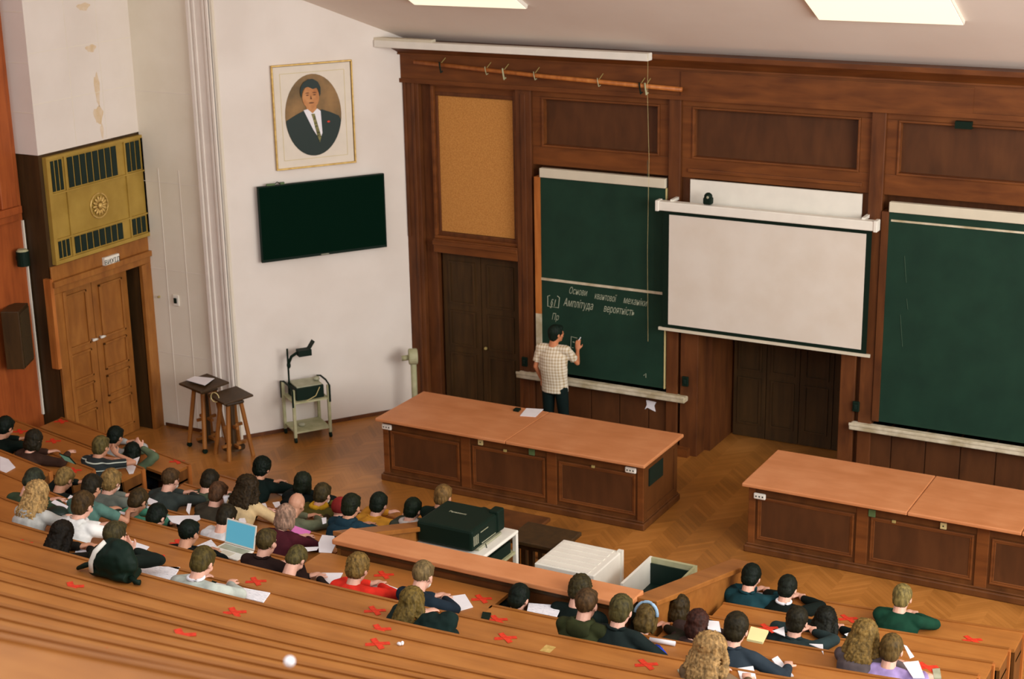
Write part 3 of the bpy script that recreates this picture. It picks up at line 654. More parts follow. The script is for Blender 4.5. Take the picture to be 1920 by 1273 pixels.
MB().ell(LW(-.59, .2, 1.07), (.03, .03, .05)).build('focus_knob', 'black', t, smooth=True)
mb = MB(); mb.sweep([LW(-.25, .52, .78), LW(-.32, .53, .66), LW(-.48, .53, .60)], .006, 6); mb.build('power_lead', 'cream', t)
MB().ell(LW(-.22, .3, .84), (.05, .05, .03)).build('lens_cap', 'steel', t, smooth=True)

# ------------------------------------------------------------ bench rows
def bench(k, x0, x1, label, seat=True, left_end=True, right_end=True, depth=.40, group='curved wooden bench rows'):
    xc = (x0+x1)/2
    t = thing('bench_row', label, 'bench', (xc, ey(k, xc), floor_z(k)))
    xs = xr(x0, x1); z = EZ[k]
    strip(MB(), k, k, z-.035, z, xs, -depth, 0).build('desk_top', 'rowtop', t)
    strip(MB(), k, k, floor_z(k)+.002, z-.035, xs, -.045, -.015).build('front_panel', 'rowpanel', t)
    strip(MB(), k, k, z-.01, z+.012, xs, -.014, .018).build('front_edge', 'rowpanel', t)
    strip(MB(), k, k, z-.19, z-.165, xs, -.30, -.05).build('book_shelf', 'gapshade', t)
    if seat: strip(MB(), k, k, floor_z(k)+.42, floor_z(k)+.45, xs, .0, .30).build('seat', 'gapshade', t)
    for fl, x in ((left_end, x0), (right_end, x1)):
        if not fl: continue
        y = ey(k, x); s_ = 1 if x == x1 else -1
        mb = MB(); mb.prism([(y-depth+.03, z-.035), (y-.01, z-.035), (y-.01, floor_z(k+1)+.002), (y-depth+.10, floor_z(k+1)+.002)][::-1], min(x, x-s_*.03), max(x, x-s_*.03), 'x')
        mb.build('end_panel', 'rowdark', t)
        MB().box(min(x, x+s_*.02), max(x, x+s_*.02), y-.05, y+.01, floor_z(k+1)+.002, z).build('end_post', 'trimwood', t)
    return t
nm = {-4: 'front', -3: 'second', -2: 'third', -1: 'fourth'}
wing_end = {-4: -12.93, -3: -13.12, -2: -13.30, -1: -13.42}
right_start = {-4: -5.35, -3: -5.40, -2: -5.42, -1: -5.42}
for k in (-4, -3, -2, -1):
    s_ = k != -4
    bench(k, LEFT+(.42 if k == -4 else .02), wing_end[k], f'{nm[k]} bench of the short block by the left double door', s_, False, True)
    bench(k, -12.35, -9.10, f'{nm[k]} bench of the middle-left block in front of the stage', s_, True, True)
    bench(k, right_start[k], RIGHT, f'{nm[k]} bench of the right block, nearest the right demonstration desk' if k == -4 else f'{nm[k]} bench of the right block beside the projector pit', s_, False, True)
bench(0, LEFT+.02, -9.0, 'fifth bench, left part ending at the projector pit', True, False, False)
bench(0, -6.88, RIGHT, 'fifth bench, right part behind the projector pit', True, True, True)
words = ['sixth', 'seventh', 'eighth', 'ninth', 'tenth', 'eleventh', 'twelfth', 'thirteenth', 'fourteenth', 'fifteenth', 'sixteenth']
for k in range(1, 12):
    bench(k, LEFT+.02, 3.3 if k > 1 else RIGHT, f'{words[k-1]} long bench row up from the stage', True, False, k == 1, .42 if k > 1 else .42)
# infill ledge joining the fifth bench to the pit parapet
t = thing('parapet_shelf', 'wide wooden shelf between the pit parapet and the sixth row of sitters', 'shelf', (-8, -7.9, EZ[0]))
MB().box(-9.0, -6.88, -8.30, -7.60, EZ[0]-.035, EZ[0]).build('shelf_board', 'rowtop', t)
MB().box(-9.0, -6.88, -7.95, -7.92, floor_z(0), EZ[0]-.035).build('front_panel', 'rowpanel', t)
MB().box(-9.0, -6.88, -7.93, -7.62, floor_z(0), EZ[0]-.3).build('footing', 'rowdark', t)

# parapet round the projector pit
t = thing('pit_parapet', 'wooden parapet with a broad flat cap around the projector pit', 'parapet', (-7.2, -7.4, 0))
MB().box(-8.86, -5.62, -7.64, -7.30, 1.60, 1.655).build('cap_rail', 'desktop', t, bevel=.012)
MB().box(-8.84, -5.64, -7.60, -7.34, 1.55, 1.60).build('under_moulding', 'nichewood', t)
MB().box(-8.80, -5.66, -7.58, -7.50, 0, 1.56).build('wall_panel', 'deskwood', t)
def slope_cap(mb, xa, xb, ya, yb, za, zb, th): 
    return mb.prism([(ya, za-th), (yb, zb-th), (yb, zb), (ya, za)], xa, xb, 'x')
for xa, xb, nm_ in ((-5.66, -5.42, 'right'), (-8.98, -8.74, 'left')):
    ye, ze = (-4.95, 1.0) if nm_ == 'right' else (-5.6, 1.05)
    o = slope_cap(MB(), xa, xb, -7.45, ye, 1.65, ze, .055).build('side_cap_rail', 'rowpanel', t, bevel=.01)
    MB().prism([(-7.5, 0), (ye-.03, 0), (ye-.03, ze-.05), (-7.5, 1.60)], xa+.08, xb-.06, 'x').build('side_panel', 'rowpanel', t)

# pit equipment: trolley, projector, tables, cabinet
t = thing('projector_trolley', 'white two-shelf trolley carrying the black projector', 'trolley', (-8.45, -5.5, 0))
zt = 1.05
pts = [atz(a, b, zt) for a, b in ((757, 1005), (905, 1045), (917, 978), (860, 950))]
cx0, cy0 = pts[1].x, pts[1].y
tx0, tx1, ty0, ty1 = cx0-.92, cx0, cy0-.04, cy0+.80
t.location = ((tx0+tx1)/2, (ty0+ty1)/2, 0)
MB().box(tx0, tx1, ty0, ty1, zt-.04, zt).build('top_shelf', 'white', t, bevel=.015)
for x in (tx0+.03, tx1-.03):
    for y in (ty0+.03, ty1-.03): MB().box(x-.025, x+.025, y-.025, y+.025, 0, zt-.03).build('leg', 'white', t, bevel=.006)
for z in (.45, .78): MB().box(tx0+.02, tx1-.02, ty0+.02, ty1-.02, z, z+.03).build('lower_shelf', 'steelgreen', t)
MB().box(tx0+.06, tx1-.05, ty0+.06, ty1-.10, .81, .94).build('amplifier', 'black', t)
t = thing('video_projector', 'big black video projector with slotted side on the white trolley', 'projector', (cx0-.45, cy0+.3, zt))
px0, px1, py0, py1 = tx0+.10, tx1-.13, ty0+.05, ty1-.14
MB().box(px0, px1, py0, py1, zt+.02, zt+.26).build('housing', 'black', t, bevel=.03)
for x in (px0+.08, px1-.08): MB().box(x-.03, x+.03, py0+.08, py1-.08, zt, zt+.02).build('foot', 'black', t)
mb = MB(); 
for i in range(4): mb.box(px1, px1+.004, py0+.03+i*.03, py0+.042+i*.03, zt+.08, zt+.19)
mb.box(px1, px1+.004, py0+.18, py0+.34, zt+.18, zt+.19); mb.box(px1, px1+.004, py0+.2, py0+.5, zt+.05, zt+.06); mb.build('side_markings', 'steel', t)
MB().box(px1-.03, px1+.02, py0+.1, py1-.05, zt+.005, zt+.03).build('base_strip', 'steel', t)
T = Matrix.Translation((px0+.30, py0+.36, zt+.262)); text_mesh('maker_lettering', 'Panasonic', .055, T, 'steel', t, .001)
MB().cyl(((px0+px1)/2+.1, py1-.02, zt+.14), ((px0+px1)/2+.1, py1+.06, zt+.14), .09, 18).build('lens', 'black', t)
MB().box(px1-.1, px1+.02, py1-.12, py1+.03, zt+.04, zt+.29).build('corner_block', 'black', t, bevel=.02)
mb = MB(); mb.sweep([(px1+.02, py0+.25, zt+.03), (px1+.07, py0+.2, zt-.02), (px1+.12, py0+.22, zt-.3)], .005, 6); mb.build('power_lead', 'black', t)
def table(name, label, x0, x1, y0, y1, z, mat, legs=True, th=.05):
    t = thing(name, label, 'table', ((x0+x1)/2, (y0+y1)/2, 0)); MB().box(x0, x1, y0, y1, z-th, z).build('table_top', mat, t, bevel=.012)
    MB().box(x0+.08, x1-.08, y0+.08, y1-.08, z-th-.08, z-th).build('apron', 'nichewood', t)
    for x in (x0+.09, x1-.09):
        for y in (y0+.09, y1-.09): MB().box(x-.03, x+.03, y-.03, y+.03, 0, z-th).build('leg', 'nichewood', t)
    return t
table('wooden_table', 'dark wooden table between the projector trolley and the white cabinet', -8.42, -7.72, -4.90, -4.35, .66, 'nichewood')
table('wooden_table', 'low dark wooden table farthest behind the projector', -9.05, -8.38, -4.45, -3.85, .52, 'deskwood')
t = thing('white_cabinet', 'low white metal cabinet with a ribbed top in the pit', 'cabinet', (-7.42, -5.1, 0))
zc = .72; a_, b_, c_ = atz(1000, 1057, zc), atz(1108, 1085, zc), atz(1160, 1032, zc)
wx0, wx1, wy0, wy1 = a_.x, b_.x+.0, a_.y+.02, c_.y
MB().box(wx0, wx1, wy0, wy1, .03, zc).build('body', 'white', t, bevel=.012)
for i in range(6): y = wy0+.06+i*(wy1-wy0-.12)/5; MB().box(wx0+.04, wx1-.08, y-.035, y+.035, zc, zc+.006).build('top_rib', 'white', t)
MB().box(wx1-.04, wx1+.02, wy1-.05, wy1+.0, .03, zc+.02).build('corner_post', 'white', t)
for x in (wx0+.05, wx1-.05):
    for y in (wy0+.05, wy1-.05): MB().cyl((x, y, 0), (x, y, .035), .025, 8).build('foot', 'black', t)
t = thing('open_console', 'open-topped white console with a dark interior at the right of the pit', 'console', (-6.45, -5.0, 0))
ox0, ox1, oy0, oy1, oz = -6.72, -6.16, -5.45, -4.68, .70
MB().box(ox0, ox0+.03, oy0, oy1, 0, oz).build('side_panel', 'white', t); MB().box(ox1-.03, ox1, oy0, oy1, 0, oz).build('side_panel', 'steelgreen', t)
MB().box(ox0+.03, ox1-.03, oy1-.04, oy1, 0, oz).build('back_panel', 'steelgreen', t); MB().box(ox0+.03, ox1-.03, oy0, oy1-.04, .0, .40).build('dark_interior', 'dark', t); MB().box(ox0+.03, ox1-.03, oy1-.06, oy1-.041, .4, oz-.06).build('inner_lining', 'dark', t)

# ------------------------------------------------------------ people
def mod_remesh(o, vox, it=3, fac=.5):
    r = o.modifiers.new('remesh', 'REMESH'); r.mode = 'VOXEL'; r.voxel_size = vox; r.use_smooth_shade = True
    if it: s = o.modifiers.new('smooth', 'SMOOTH'); s.iterations = it; s.factor = fac
CLOUD = bpy.data.textures.new('tuft_noise', 'CLOUDS'); CLOUD.noise_scale = .028; CLOUD.noise_depth = 2
CURL = bpy.data.textures.new('curl_noise', 'CLOUDS'); CURL.noise_scale = .014; CURL.noise_depth = 3
FOLD = bpy.data.textures.new('fold_noise', 'CLOUDS'); FOLD.noise_scale = .11; FOLD.noise_depth = 1
def displace(o, tex, st):
    d = o.modifiers.new('displace', 'DISPLACE'); d.texture = tex; d.strength = st; d.mid_level = .5; d.texture_coords = 'GLOBAL'
MC = {}
def cmat(kind, c, c2=None):
    key = (kind, c, c2)
    if key in MC: return MC[key]
    nmx = f'{kind}_{len(MC)}'
    if kind == 'hair': m = noise_mat(nmx, tuple(v*.72 for v in c), tuple(min(255, v*1.14) for v in c), 26, .55, stretch=(1.6, 1.6, .35), bump=.6, detail=5, spec=.12)
    elif kind == 'skin': m = noise_mat(nmx, tuple(v*.93 for v in c), c, 9, .5, spec=.3)
    elif kind == 'cloth': m = noise_mat(nmx, tuple(v*.82 for v in c), c, 7, .85, bump=.15, spec=.12)
    elif kind in ('stripe', 'plaid'):
        m, nt, b = newmat(nmx); N = nt.nodes; L = nt.links; tc = N.new('ShaderNodeTexCoord'); sp = N.new('ShaderNodeSeparateXYZ'); L.new(tc.outputs['Object'], sp.inputs[0])
        def band(out, per, wdt):
            d = N.new('ShaderNodeMath'); d.operation = 'DIVIDE'; L.new(out, d.inputs[0]); d.inputs[1].default_value = per
            f = N.new('ShaderNodeMath'); f.operation = 'FRACT'; L.new(d.outputs[0], f.inputs[0])
            g = N.new('ShaderNodeMath'); g.operation = 'LESS_THAN'; L.new(f.outputs[0], g.inputs[0]); g.inputs[1].default_value = wdt; return g.outputs[0]
        if kind == 'stripe': s = band(sp.outputs[2], .075, .14)
        else:
            a = band(sp.outputs[0], .040, .36); bb = band(sp.outputs[2], .046, .30)
            ad = N.new('ShaderNodeMath'); ad.operation = 'ADD'; L.new(a, ad.inputs[0]); L.new(bb, ad.inputs[1]); hf = N.new('ShaderNodeMath'); hf.operation = 'MULTIPLY'; L.new(ad.outputs[0], hf.inputs[0]); hf.inputs[1].default_value = .5; s = hf.outputs[0]
        mx = N.new('ShaderNodeMix'); mx.data_type = 'RGBA'; L.new(s, mx.inputs[0]); mx.inputs[6].default_value = lin(c); mx.inputs[7].default_value = lin(c2); L.new(mx.outputs[2], b.inputs['Base Color']); b.inputs['Roughness'].default_value = .85
    MC[key] = m; return m

def ik(a, b, l1, l2, pole):
    a = Vector(a); b = Vector(b); d = b-a; L_ = min(d.length, l1+l2-.005); d.normalize(); b = a+d*L_
    c = (l1*l1-l2*l2+L_*L_)/(2*L_); h = math.sqrt(max(0, l1*l1-c*c)); p = Vector(pole); p = (p-d*p.dot(d)); p.normalize()
    return a+d*c+p*h, b
def hand(mb, w, d, nrm, side, curl=.6):
    """palm and five fingers: w wrist, d direction, nrm back of the hand"""
    d = Vector(d).normalized(); nrm = Vector(nrm); nrm = (nrm-d*nrm.dot(d)).normalized(); a = d.cross(nrm)*side
    mb.sweep([w-d*.02, w+d*.02, w+d*.055, w+d*.088], [(.026, .020), (.034, .016), (.041, .015), (.038, .012)], 10, ref=a)
    for i, ln in enumerate((.070, .078, .072, .056)):
        o = w+d*.086+a*(.028-.019*i); p = [o]; dd = d.copy(); 
        for j in range(3):
            dd = (dd-nrm*curl*(.35+.25*j)).normalized(); p.append(p[-1]+dd*ln*(.46-.08*j))
        mb.sweep([p[0]-d*.012]+p, [.0095, .0095, .009, .008, .006], 8)
    o = w+d*.025+a*.032; mb.sweep([o, o+d*.028+a*.026-nrm*.008, o+d*.058+a*.03-nrm*.018], [.0125, .011, .008], 8)

def figure(label, J, skin, hair, top, trous, group=None, name='person', hp=25, hy=0, sleeve='long', extras=(), hs=1.06, arms=True, htype='short', root=None, legs_stand=False, female=False, cap_c=None):
    """J: joints in world coordinates (pelvis, neck, head, sh/el/wr/hd left+right, hip, knee, ankle)"""
    rt_ = root; W = Vector(rt_)
    def l(p): return Vector(p)-W
    P, Nk, H = l(J['pelvis']), l(J['neck']), l(J['head'])
    RH = (Matrix.Rotation(R(hy), 3, 'Z') @ Matrix.Rotation(R(-hp), 3, 'X'))
    def h(x, y, z): return H + RH @ Vector((x*hs, y*hs, z*hs))
    T3 = RH
    mb = MB()
    mb.ell(h(0, -.008, .018), (.078*hs, .097*hs, .097*hs), T=T3); mb.ell(h(0, .020, -.040), (.058*hs, .068*hs, .080*hs), T=T3); mb.ell(h(0, .048, -.095), (.028*hs, .026*hs, .022*hs), T=T3)
    mb.ell(h(0, .094, -.018), (.011*hs, .018*hs, .022*hs), T=T3, n=8, m=6); mb.ell(h(0, .082, .014), (.05*hs, .014*hs, .012*hs), T=T3, n=8, m=6)
    for s in (-1, 1): mb.ell(h(s*.080, -.004, -.012), (.010*hs, .020*hs, .030*hs), T=T3, n=8, m=6); mb.ell(h(s*.04, .055, -.03), (.022*hs, .028*hs, .026*hs), T=T3, n=8, m=6)
    nk = .063 if not female else .053
    mb.sweep([Nk+Vector((0, 0, -.05)), Nk+Vector((0, .0, .0)), (Nk+h(0, -.02, -.05))/2, h(0, -.012, -.04)], [nk*1.3, nk*1.05, nk, nk], 12)
    mb.sweep([P, (P+Nk)/2+Vector((0, -.01, 0)), Nk+Vector((0, 0, -.03))], [(.12, .09), (.10, .08), (.10, .06)], 12)
    sh = {}
    for s, q in ((-1, 'l'), (1, 'r')):
        S, E_, Wr = l(J['sh'+q]), l(J['el'+q]), l(J['wr'+q]); sh[q] = (S, E_, Wr)
        mb.cap(Nk+Vector((0, 0, -.06)), S, .045, .045, 8); mb.cap(S, E_, .043, .035, 8); mb.cap(E_, Wr, .036, .025, 8)
        hd = J.get('hd'+q); hd = Vector(hd) if hd is not None else (Wr-E_); hand(mb, Wr, hd, J.get('hn'+q, (0, 0, 1)), s if True else s, J.get('curl', .6))
    for q in ('l', 'r'):
        mb.cap(l(J['hip'+q]), l(J['kn'+q]), .06, .045, 8); mb.cap(l(J['kn'+q]), l(J['an'+q]), .045, .032, 8)
        an = l(J['an'+q]); mb.cap(an, an+Vector((0, .13, -.035)), .030, .024, 8)
    body = mb.build(name, cmat('skin', skin)); body.location = W; tag(body, label, 'person', group if name != 'person' or J.get('curl') == .9 else 'students sitting on the benches'); mod_remesh(body, .0075, 2)
    def child(mb, nm_, mat, vox=None, it=3, disp=None, lab=None):
        o = mb.build(nm_, mat, body, world=False, smooth=True)
        if vox: mod_remesh(o, vox, it)
        if disp: displace(o, *disp)
        if lab: o['label'] = lab
        return o
    # face details
    mb = MB()
    for s in (-1, 1): mb.ell(h(s*.030, .086, .000), (.010*hs, .006*hs, .006*hs), T=T3, n=8, m=6)
    child(mb, 'eyes', 'dark'); mb = MB(); mb.ell(h(0, .090, -.058), (.020*hs, .006*hs, .006*hs), T=T3, n=8, m=6); child(mb, 'lips', cmat('skin', tuple(v*.72 for v in skin)))
    # upper garment
    if top:
        mb = MB(); mid = (P+Nk)/2; g = .015
        shw = (l(J['shr'])-l(J['shl'])).length/2; ux = (l(J['shr'])-l(J['shl'])).normalized()
        bw = .9 if female else 1.0
        mb.sweep([P+Vector((0, 0, -.10)), P+Vector((0, 0, .04)), mid+Vector((0, -.02, -.02)), Nk+(P-Nk)*.26+Vector((0, -.01, 0)), Nk+(P-Nk)*.10, Nk+Vector((0, 0, .005))],
                 [(.195*bw, .140), (.190*bw, .135), (.200*bw, .140), (.215*bw, .130), (.150*bw, .095), (.074, .070)], 18, ref=ux)
        mb.cap(Nk+ux*-.05+Vector((0, 0, -.045)), l(J['shl']), .066, .072, 10); mb.cap(Nk+ux*.05+Vector((0, 0, -.045)), l(J['shr']), .066, .072, 10)
        for q in ('l', 'r'):
            S, E_, Wr = sh[q]
            if sleeve == 'long': mb.cap(S, E_, .072, .056, 10); mb.cap(E_, E_+(Wr-E_)*.88, .056, .042, 10)
            elif sleeve == 'short': mb.sweep([S-(E_-S).normalized()*.05, S, S+(E_-S)*.72], [.045, .064, .062], 12)
        o = child(mb, 'shirt' if sleeve == 'short' else 'jacket', top, .012, 4, (FOLD, .012))
        if 'collar' in extras or 'hood' in extras:
            mb = MB(); rr = .078 if 'collar' in extras else .095
            ring = [Nk+Vector((rr*math.cos(a), rr*.85*math.sin(a)-.005, .012+(.012 if math.sin(a) < 0 else -.015))) for a in [2*math.pi*i/16 for i in range(17)]]
            mb.sweep(ring, .018 if 'collar' in extras else .028, 8)
            if 'hood' in extras: mb.ell(Nk+Vector((0, -.10, -.04)), (.115, .05, .085)); mb.ell(Nk+Vector((0, -.085, .01)), (.12, .04, .04))
            child(mb, 'hood' if 'hood' in extras else 'collar', top, .012, 3)
    if trous:
        mb = MB()
        for q in ('l', 'r'):
            mb.cap(l(J['hip'+q]), l(J['kn'+q]), .102, .080, 10); mb.cap(l(J['kn'+q]), l(J['an'+q])+Vector((0, 0, .02)), .078, .066, 10)
        mb.ell(P+Vector((0, 0, -.03)), (.165, .125, .12)); child(mb, 'trousers', trous, .015, 3)
        for q in ('l', 'r'):
            an = l(J['an'+q]); mb = MB(); mb.sweep([an+Vector((0, -.06, -.035)), an+Vector((0, -.03, -.03)), an+Vector((0, .06, -.04)), an+Vector((0, .17, -.05)), an+Vector((0, .2, -.055))], [(.03, .02), (.043, .042), (.046, .034), (.043, .024), (.02, .012)], 10); child(mb, 'shoe', 'black')
    if 'bluelining' in extras:
        S_, E_, Wr = sh['r']; mb = MB(); mb.sweep([E_+(Wr-E_)*.35, E_+(Wr-E_)*.95], [.060, .066], 12); child(mb, 'sleeve_lining', cmat('cloth', (40, 70, 200)))
    # hair
    if hair:
        mb = MB(); hm = cmat('hair', hair)
        if htype in ('short', 'fade', 'messy', 'under'):
            e = {'short': .010, 'fade': .006, 'messy': .018, 'under': .012}[htype]
            mb.ell(h(0, -.016, .030), ((.080+e)*hs, (.096+e*.8)*hs, (.092+e)*hs), T=T3)
            if htype != 'fade': mb.ell(h(0, -.048, -.022), ((.068+e)*hs, (.054+e)*hs, .078*hs), T=T3)
            else: mb.ell(h(0, -.055, .0), (.062*hs, .046*hs, .06*hs), T=T3)
            mb.ell(h(0, .045, .075), (.062*hs, (.045+e)*hs, .035*hs), T=T3)
            child(mb, 'hair', hm, .011, 2, (CURL, .014 if htype != 'messy' else .03))
        elif htype == 'bald': pass
        elif htype == 'bob':
            mb.ell(h(0, -.018, .028), (.094*hs, .106*hs, .100*hs), T=T3); mb.ell(h(0, -.045, -.045), (.094*hs, .064*hs, .095*hs), T=T3)
            for s in (-1, 1): mb.ell(h(s*.075, .005, -.045), (.022*hs, .04*hs, .075*hs), T=T3)
            child(mb, 'hair', hm, .011, 2, (CLOUD, .02))
        elif htype in ('long', 'curly', 'wavy'):
            w = 1.0 if htype == 'long' else (1.28 if htype == 'curly' else 1.15)
            mb.ell(h(0, -.018, .026), (.093*hs*w, .108*hs, .102*hs), T=T3)
            bk = Nk+Vector((0, -.075, -.02)); top_ = h(0, -.06, .0)
            mb.sweep([h(0, -.03, .06), top_, (top_+bk)/2+Vector((0, -.02, 0)), bk+Vector((0, -.03, 0)), bk+Vector((0, -.055, -.13)), bk+Vector((.01, -.05, -.24))],
                     [(.05, .05), (.092*w, .055), (.10*w, .05), (.108*w, .045), (.095*w, .036), (.05*w, .02)], 14)
            for s in (-1, 1): mb.sweep([h(s*.07, .0, .03), h(s*.092*w, -.005, -.05), Nk+Vector((s*.115*w, -.02, -.01)), Nk+Vector((s*.125*w, -.035, -.13))], [.03, .034, .035*w, .018], 10)
            child(mb, 'hair', hm, .012, 2, (CURL, .030 if htype == 'long' else .045))
        elif htype == 'bun':
            mb.ell(h(0, -.014, .028), (.086*hs, .102*hs, .096*hs), T=T3); mb.ell(h(0, -.05, -.01), (.07*hs, .05*hs, .06*hs), T=T3); mb.ell(h(0, -.12, .05), (.045, .04, .042), T=T3); child(mb, 'hair', hm, .011, 2, (CLOUD, .014))
    if 'beanie' in extras:
        mb = MB(); mb.ell(h(0, -.012, .036), (.092*hs, .108*hs, .098*hs), T=T3); child(mb, 'beanie', cmat('cloth', cap_c), .011, 2)
    if 'cap_hood' in extras:
        mb = MB(); mb.ell(h(0, -.022, .012), (.108*hs, .120*hs, .122*hs), T=T3); mb.ell(Nk+Vector((0, -.03, .02)), (.13, .10, .09)); child(mb, 'hood', top, .012, 3)
    if 'mask' in extras:
        mb = MB(); mb.ell(h(0, .062, -.052), (.052*hs, .044*hs, .044*hs), T=T3); mb.sweep([h(.05, .06, -.04), h(.082, .0, -.015)], .003, 6); mb.sweep([h(-.05, .06, -.04), h(-.082, .0, -.015)], .003, 6); child(mb, 'face_mask', 'white')
    if 'hairband' in extras:
        mb = MB(); mb.sweep([h(.098*math.cos(a), -.045-.03*math.sin(a), .02+.100*math.sin(a)) for a in [math.pi*i/12 for i in range(13)]], .016, 8); child(mb, 'hair_band', cmat('cloth', (160, 190, 214)))
    if 'phones' in extras:
        mb = MB(); mb.sweep([h(.105*math.cos(a), -.0, .0+.118*math.sin(a)) for a in [math.pi*i/12 for i in range(13)]], .010, 8)
        for s in (-1, 1): mb.ell(h(s*.10, 0, -.012), (.022, .035, .04), T=T3)
        child(mb, 'headphones', cmat('cloth', (150, 196, 196)))
    if 'scarf' in extras:
        mb = MB(); mb.sweep([Nk+Vector((.09*math.cos(a), .08*math.sin(a), .02)) for a in [2*math.pi*i/16 for i in range(17)]], .032, 8); child(mb, 'scarf', cmat('cloth', cap_c), .013, 2, (FOLD, .02))
    if 'whitecollar' in extras:
        mb = MB(); mb.sweep([Nk+Vector((.072*math.cos(a), .066*math.sin(a), .03)) for a in [2*math.pi*i/16 for i in range(17)]], .014, 8); child(mb, 'collar', 'paper')
    if 'glasses' in extras:
        mb = MB(); mb.sweep([h(.085, -.01, .005), h(.07, .07, .005), h(0, .1, .003), h(-.07, .07, .005), h(-.085, -.01, .005)], .004, 6); child(mb, 'glasses', 'black')
    return body

def sitter(label, px, py, k, yo, hair, top, skin=(212, 154, 124), htype='short', hp=28, hy=0, extras=(), sleeve='long', hand_l=None, hand_r=None, trous=(24, 30, 40), female=False, hs=1.10, yaw=0, cap_c=None, curl=.6):
    fz = floor_z(k); deskz = EZ[k-1] if k-1 in EZ else 0
    y = None; x = -9
    for _ in range(6):
        y = ey(k, x)+yo; p = aty(px, py, y); x = p.x
    top_p = aty(px, py, y); zt_ = top_p.z
    H = Vector((x, y+.02, zt_-.115*hs)); Nk = H+Vector((0, -.060-.0014*hp, -.114*hs)); 
    yb = ey(k, x); P = Vector((x, yb+.15, fz+.45+.11))
    if Nk.y < yb+.10: Nk.y = yb+.10
    if 'lowneck' in extras: pass
    def J(q, s): pass
    S = {}; tw = R(yaw)
    for s, q in ((-1, 'l'), (1, 'r')):
        S['sh'+q] = Nk+Vector((s*(.185 if not female else .155)*math.cos(tw), s*.185*math.sin(tw)-.005, -.060))
        tgt = (hand_l if s < 0 else hand_r)
        if tgt is None: tgt = (s*.05+.03, .25, 0)
        if len(tgt) == 3 and tgt[2] == 'abs': pass
        Wt = Vector((x+tgt[0], y+tgt[1], deskz+.045+tgt[2]))
        if Wt.z == deskz+.045 and Wt.y > ey(k-1, x)-.06 and k > -3: Wt.y = ey(k-1, x)-.06
        E_, Wr = ik(S['sh'+q], Wt, .29, .26, (s*1.0, -.25, -.35))
        if E_.z < deskz+.045 and E_.y > ey(k-1, x)-.42: E_.z = deskz+.05
        S['el'+q] = E_; S['wr'+q] = Wr; S['hd'+q] = (Vector((-s*.35, 1, -.05)) if tgt[2] < .12 else Vector((-s*.75, .1, .65))); S['hn'+q] = Vector((0, 0, 1)) if tgt[2] < .12 else Vector((s*.3, -.9, .2))
        hx = x+s*.10; S['hip'+q] = (hx, P.y+.02, fz+.54); S['kn'+q] = (hx+s*.03, P.y+.30, fz+.50); S['an'+q] = (hx+s*.03, P.y+.33, fz+.085)
    S.update(pelvis=P, neck=Nk, head=H, curl=curl)
    tm = top if not isinstance(top, tuple) or isinstance(top[0], str) else cmat('cloth', top)
    if isinstance(tm, tuple): tm = cmat(*tm)
    return figure(label, S, skin, hair, tm, cmat('cloth', trous), hp=hp, hy=hy, extras=extras, sleeve=sleeve, htype=htype, root=(x, P.y, fz), hs=hs, female=female, cap_c=cap_c)

PALE = (226, 172, 148); TAN = (206, 148, 116)
BLACK = (16, 24, 16); DK = (38, 32, 20); BR = (74, 54, 32); LB = (120, 92, 56); BLOND = (176, 140, 88); TOPS = (20, 32, 28)
sitter('person in black with dark hair at the far left picture edge', 6, 784, -1, .34, BLACK, (14, 26, 20), TAN, 'under')
sitter('masked person in a dark mauve sweater holding a tablet', 60, 808, -1, .30, DK, (66, 44, 34), PALE, 'bob', extras=('mask',), female=True, hand_r=(.30, .26, .04))
sitter('person in a black and white striped shirt leaning on one bare forearm', 186, 820, -2, .36, (92, 80, 44), ('stripe', (24, 34, 34), (190, 196, 180)), TAN, 'short', hand_r=(.15, .12, .14), sleeve='short', hp=15)
sitter('dark-haired person in a grey vest writing on a page at the left bench end', 213, 802, -3, .36, BLACK, (168, 170, 166), TAN, 'short', hp=22)
sitter('person in a green patterned top half hidden beside the grey vest', 246, 832, -3, .28, BLACK, (96, 112, 84), PALE, 'bob', female=True, hand_r=(.10, .08, .13))
sitter('person in a hooded dark jacket slumped at the left picture edge', 58, 882, 1, .36, (50, 52, 38), (62, 76, 54), PALE, 'short', hp=50)
sitter('person with light brown hair bent over a page', 117, 880, 0, .36, (134, 108, 62), (26, 34, 30), TAN, 'short', hp=40)
sitter('long-haired blond person in a pale grey hoodie wearing a face mask', 66, 904, 2, .42, BLOND, (196, 194, 186), PALE, 'wavy', extras=('mask', 'hood'), female=True, hp=22)
sitter('person in a teal shirt and glasses with one forearm on the desk', 168, 893, 1, .52, DK, (88, 124, 112), TAN, 'short', extras=('glasses',), sleeve='short', hand_r=(.22, .28, 0))
sitter('person with wavy brown hair in a grey striped jacket and face mask', 205, 884, 0, .44, (132, 104, 60), (112, 118, 108), PALE, 'messy', extras=('mask',), hp=20)
sitter('person with wavy dark brown hair and a green collar bent low', 255, 920, 0, .24, (62, 48, 26), (80, 150, 122), TAN, 'short', hp=42)
sitter('person with neat black hair seen from behind, head low over the bench', 290, 949, 0, .12, BLACK, (40, 40, 36), PALE, 'under', hp=40)
sitter('broad person in a charcoal jacket and face mask with brown hair', 316, 881, -1, .46, BR, (58, 66, 62), PALE, 'fade', extras=('mask', 'collar'), hp=20)
sitter('person in a dark green hooded jacket with black hair', 390, 884, -2, .40, DK, (78, 90, 68), PALE, 'short', extras=('hood',), hp=35)
sitter('person with brown hair in a dark grey-brown jacket holding a paper cup', 406, 907, -1, .42, (84, 58, 38), (66, 60, 48), PALE, 'short', extras=('mask',), hand_r=(.14, .20, .10))
sitter('person with long curly dark hair in a beige jacket', 462, 893, -1, .50, (48, 36, 20), (206, 178, 132), PALE, 'curly', female=True, hp=18)
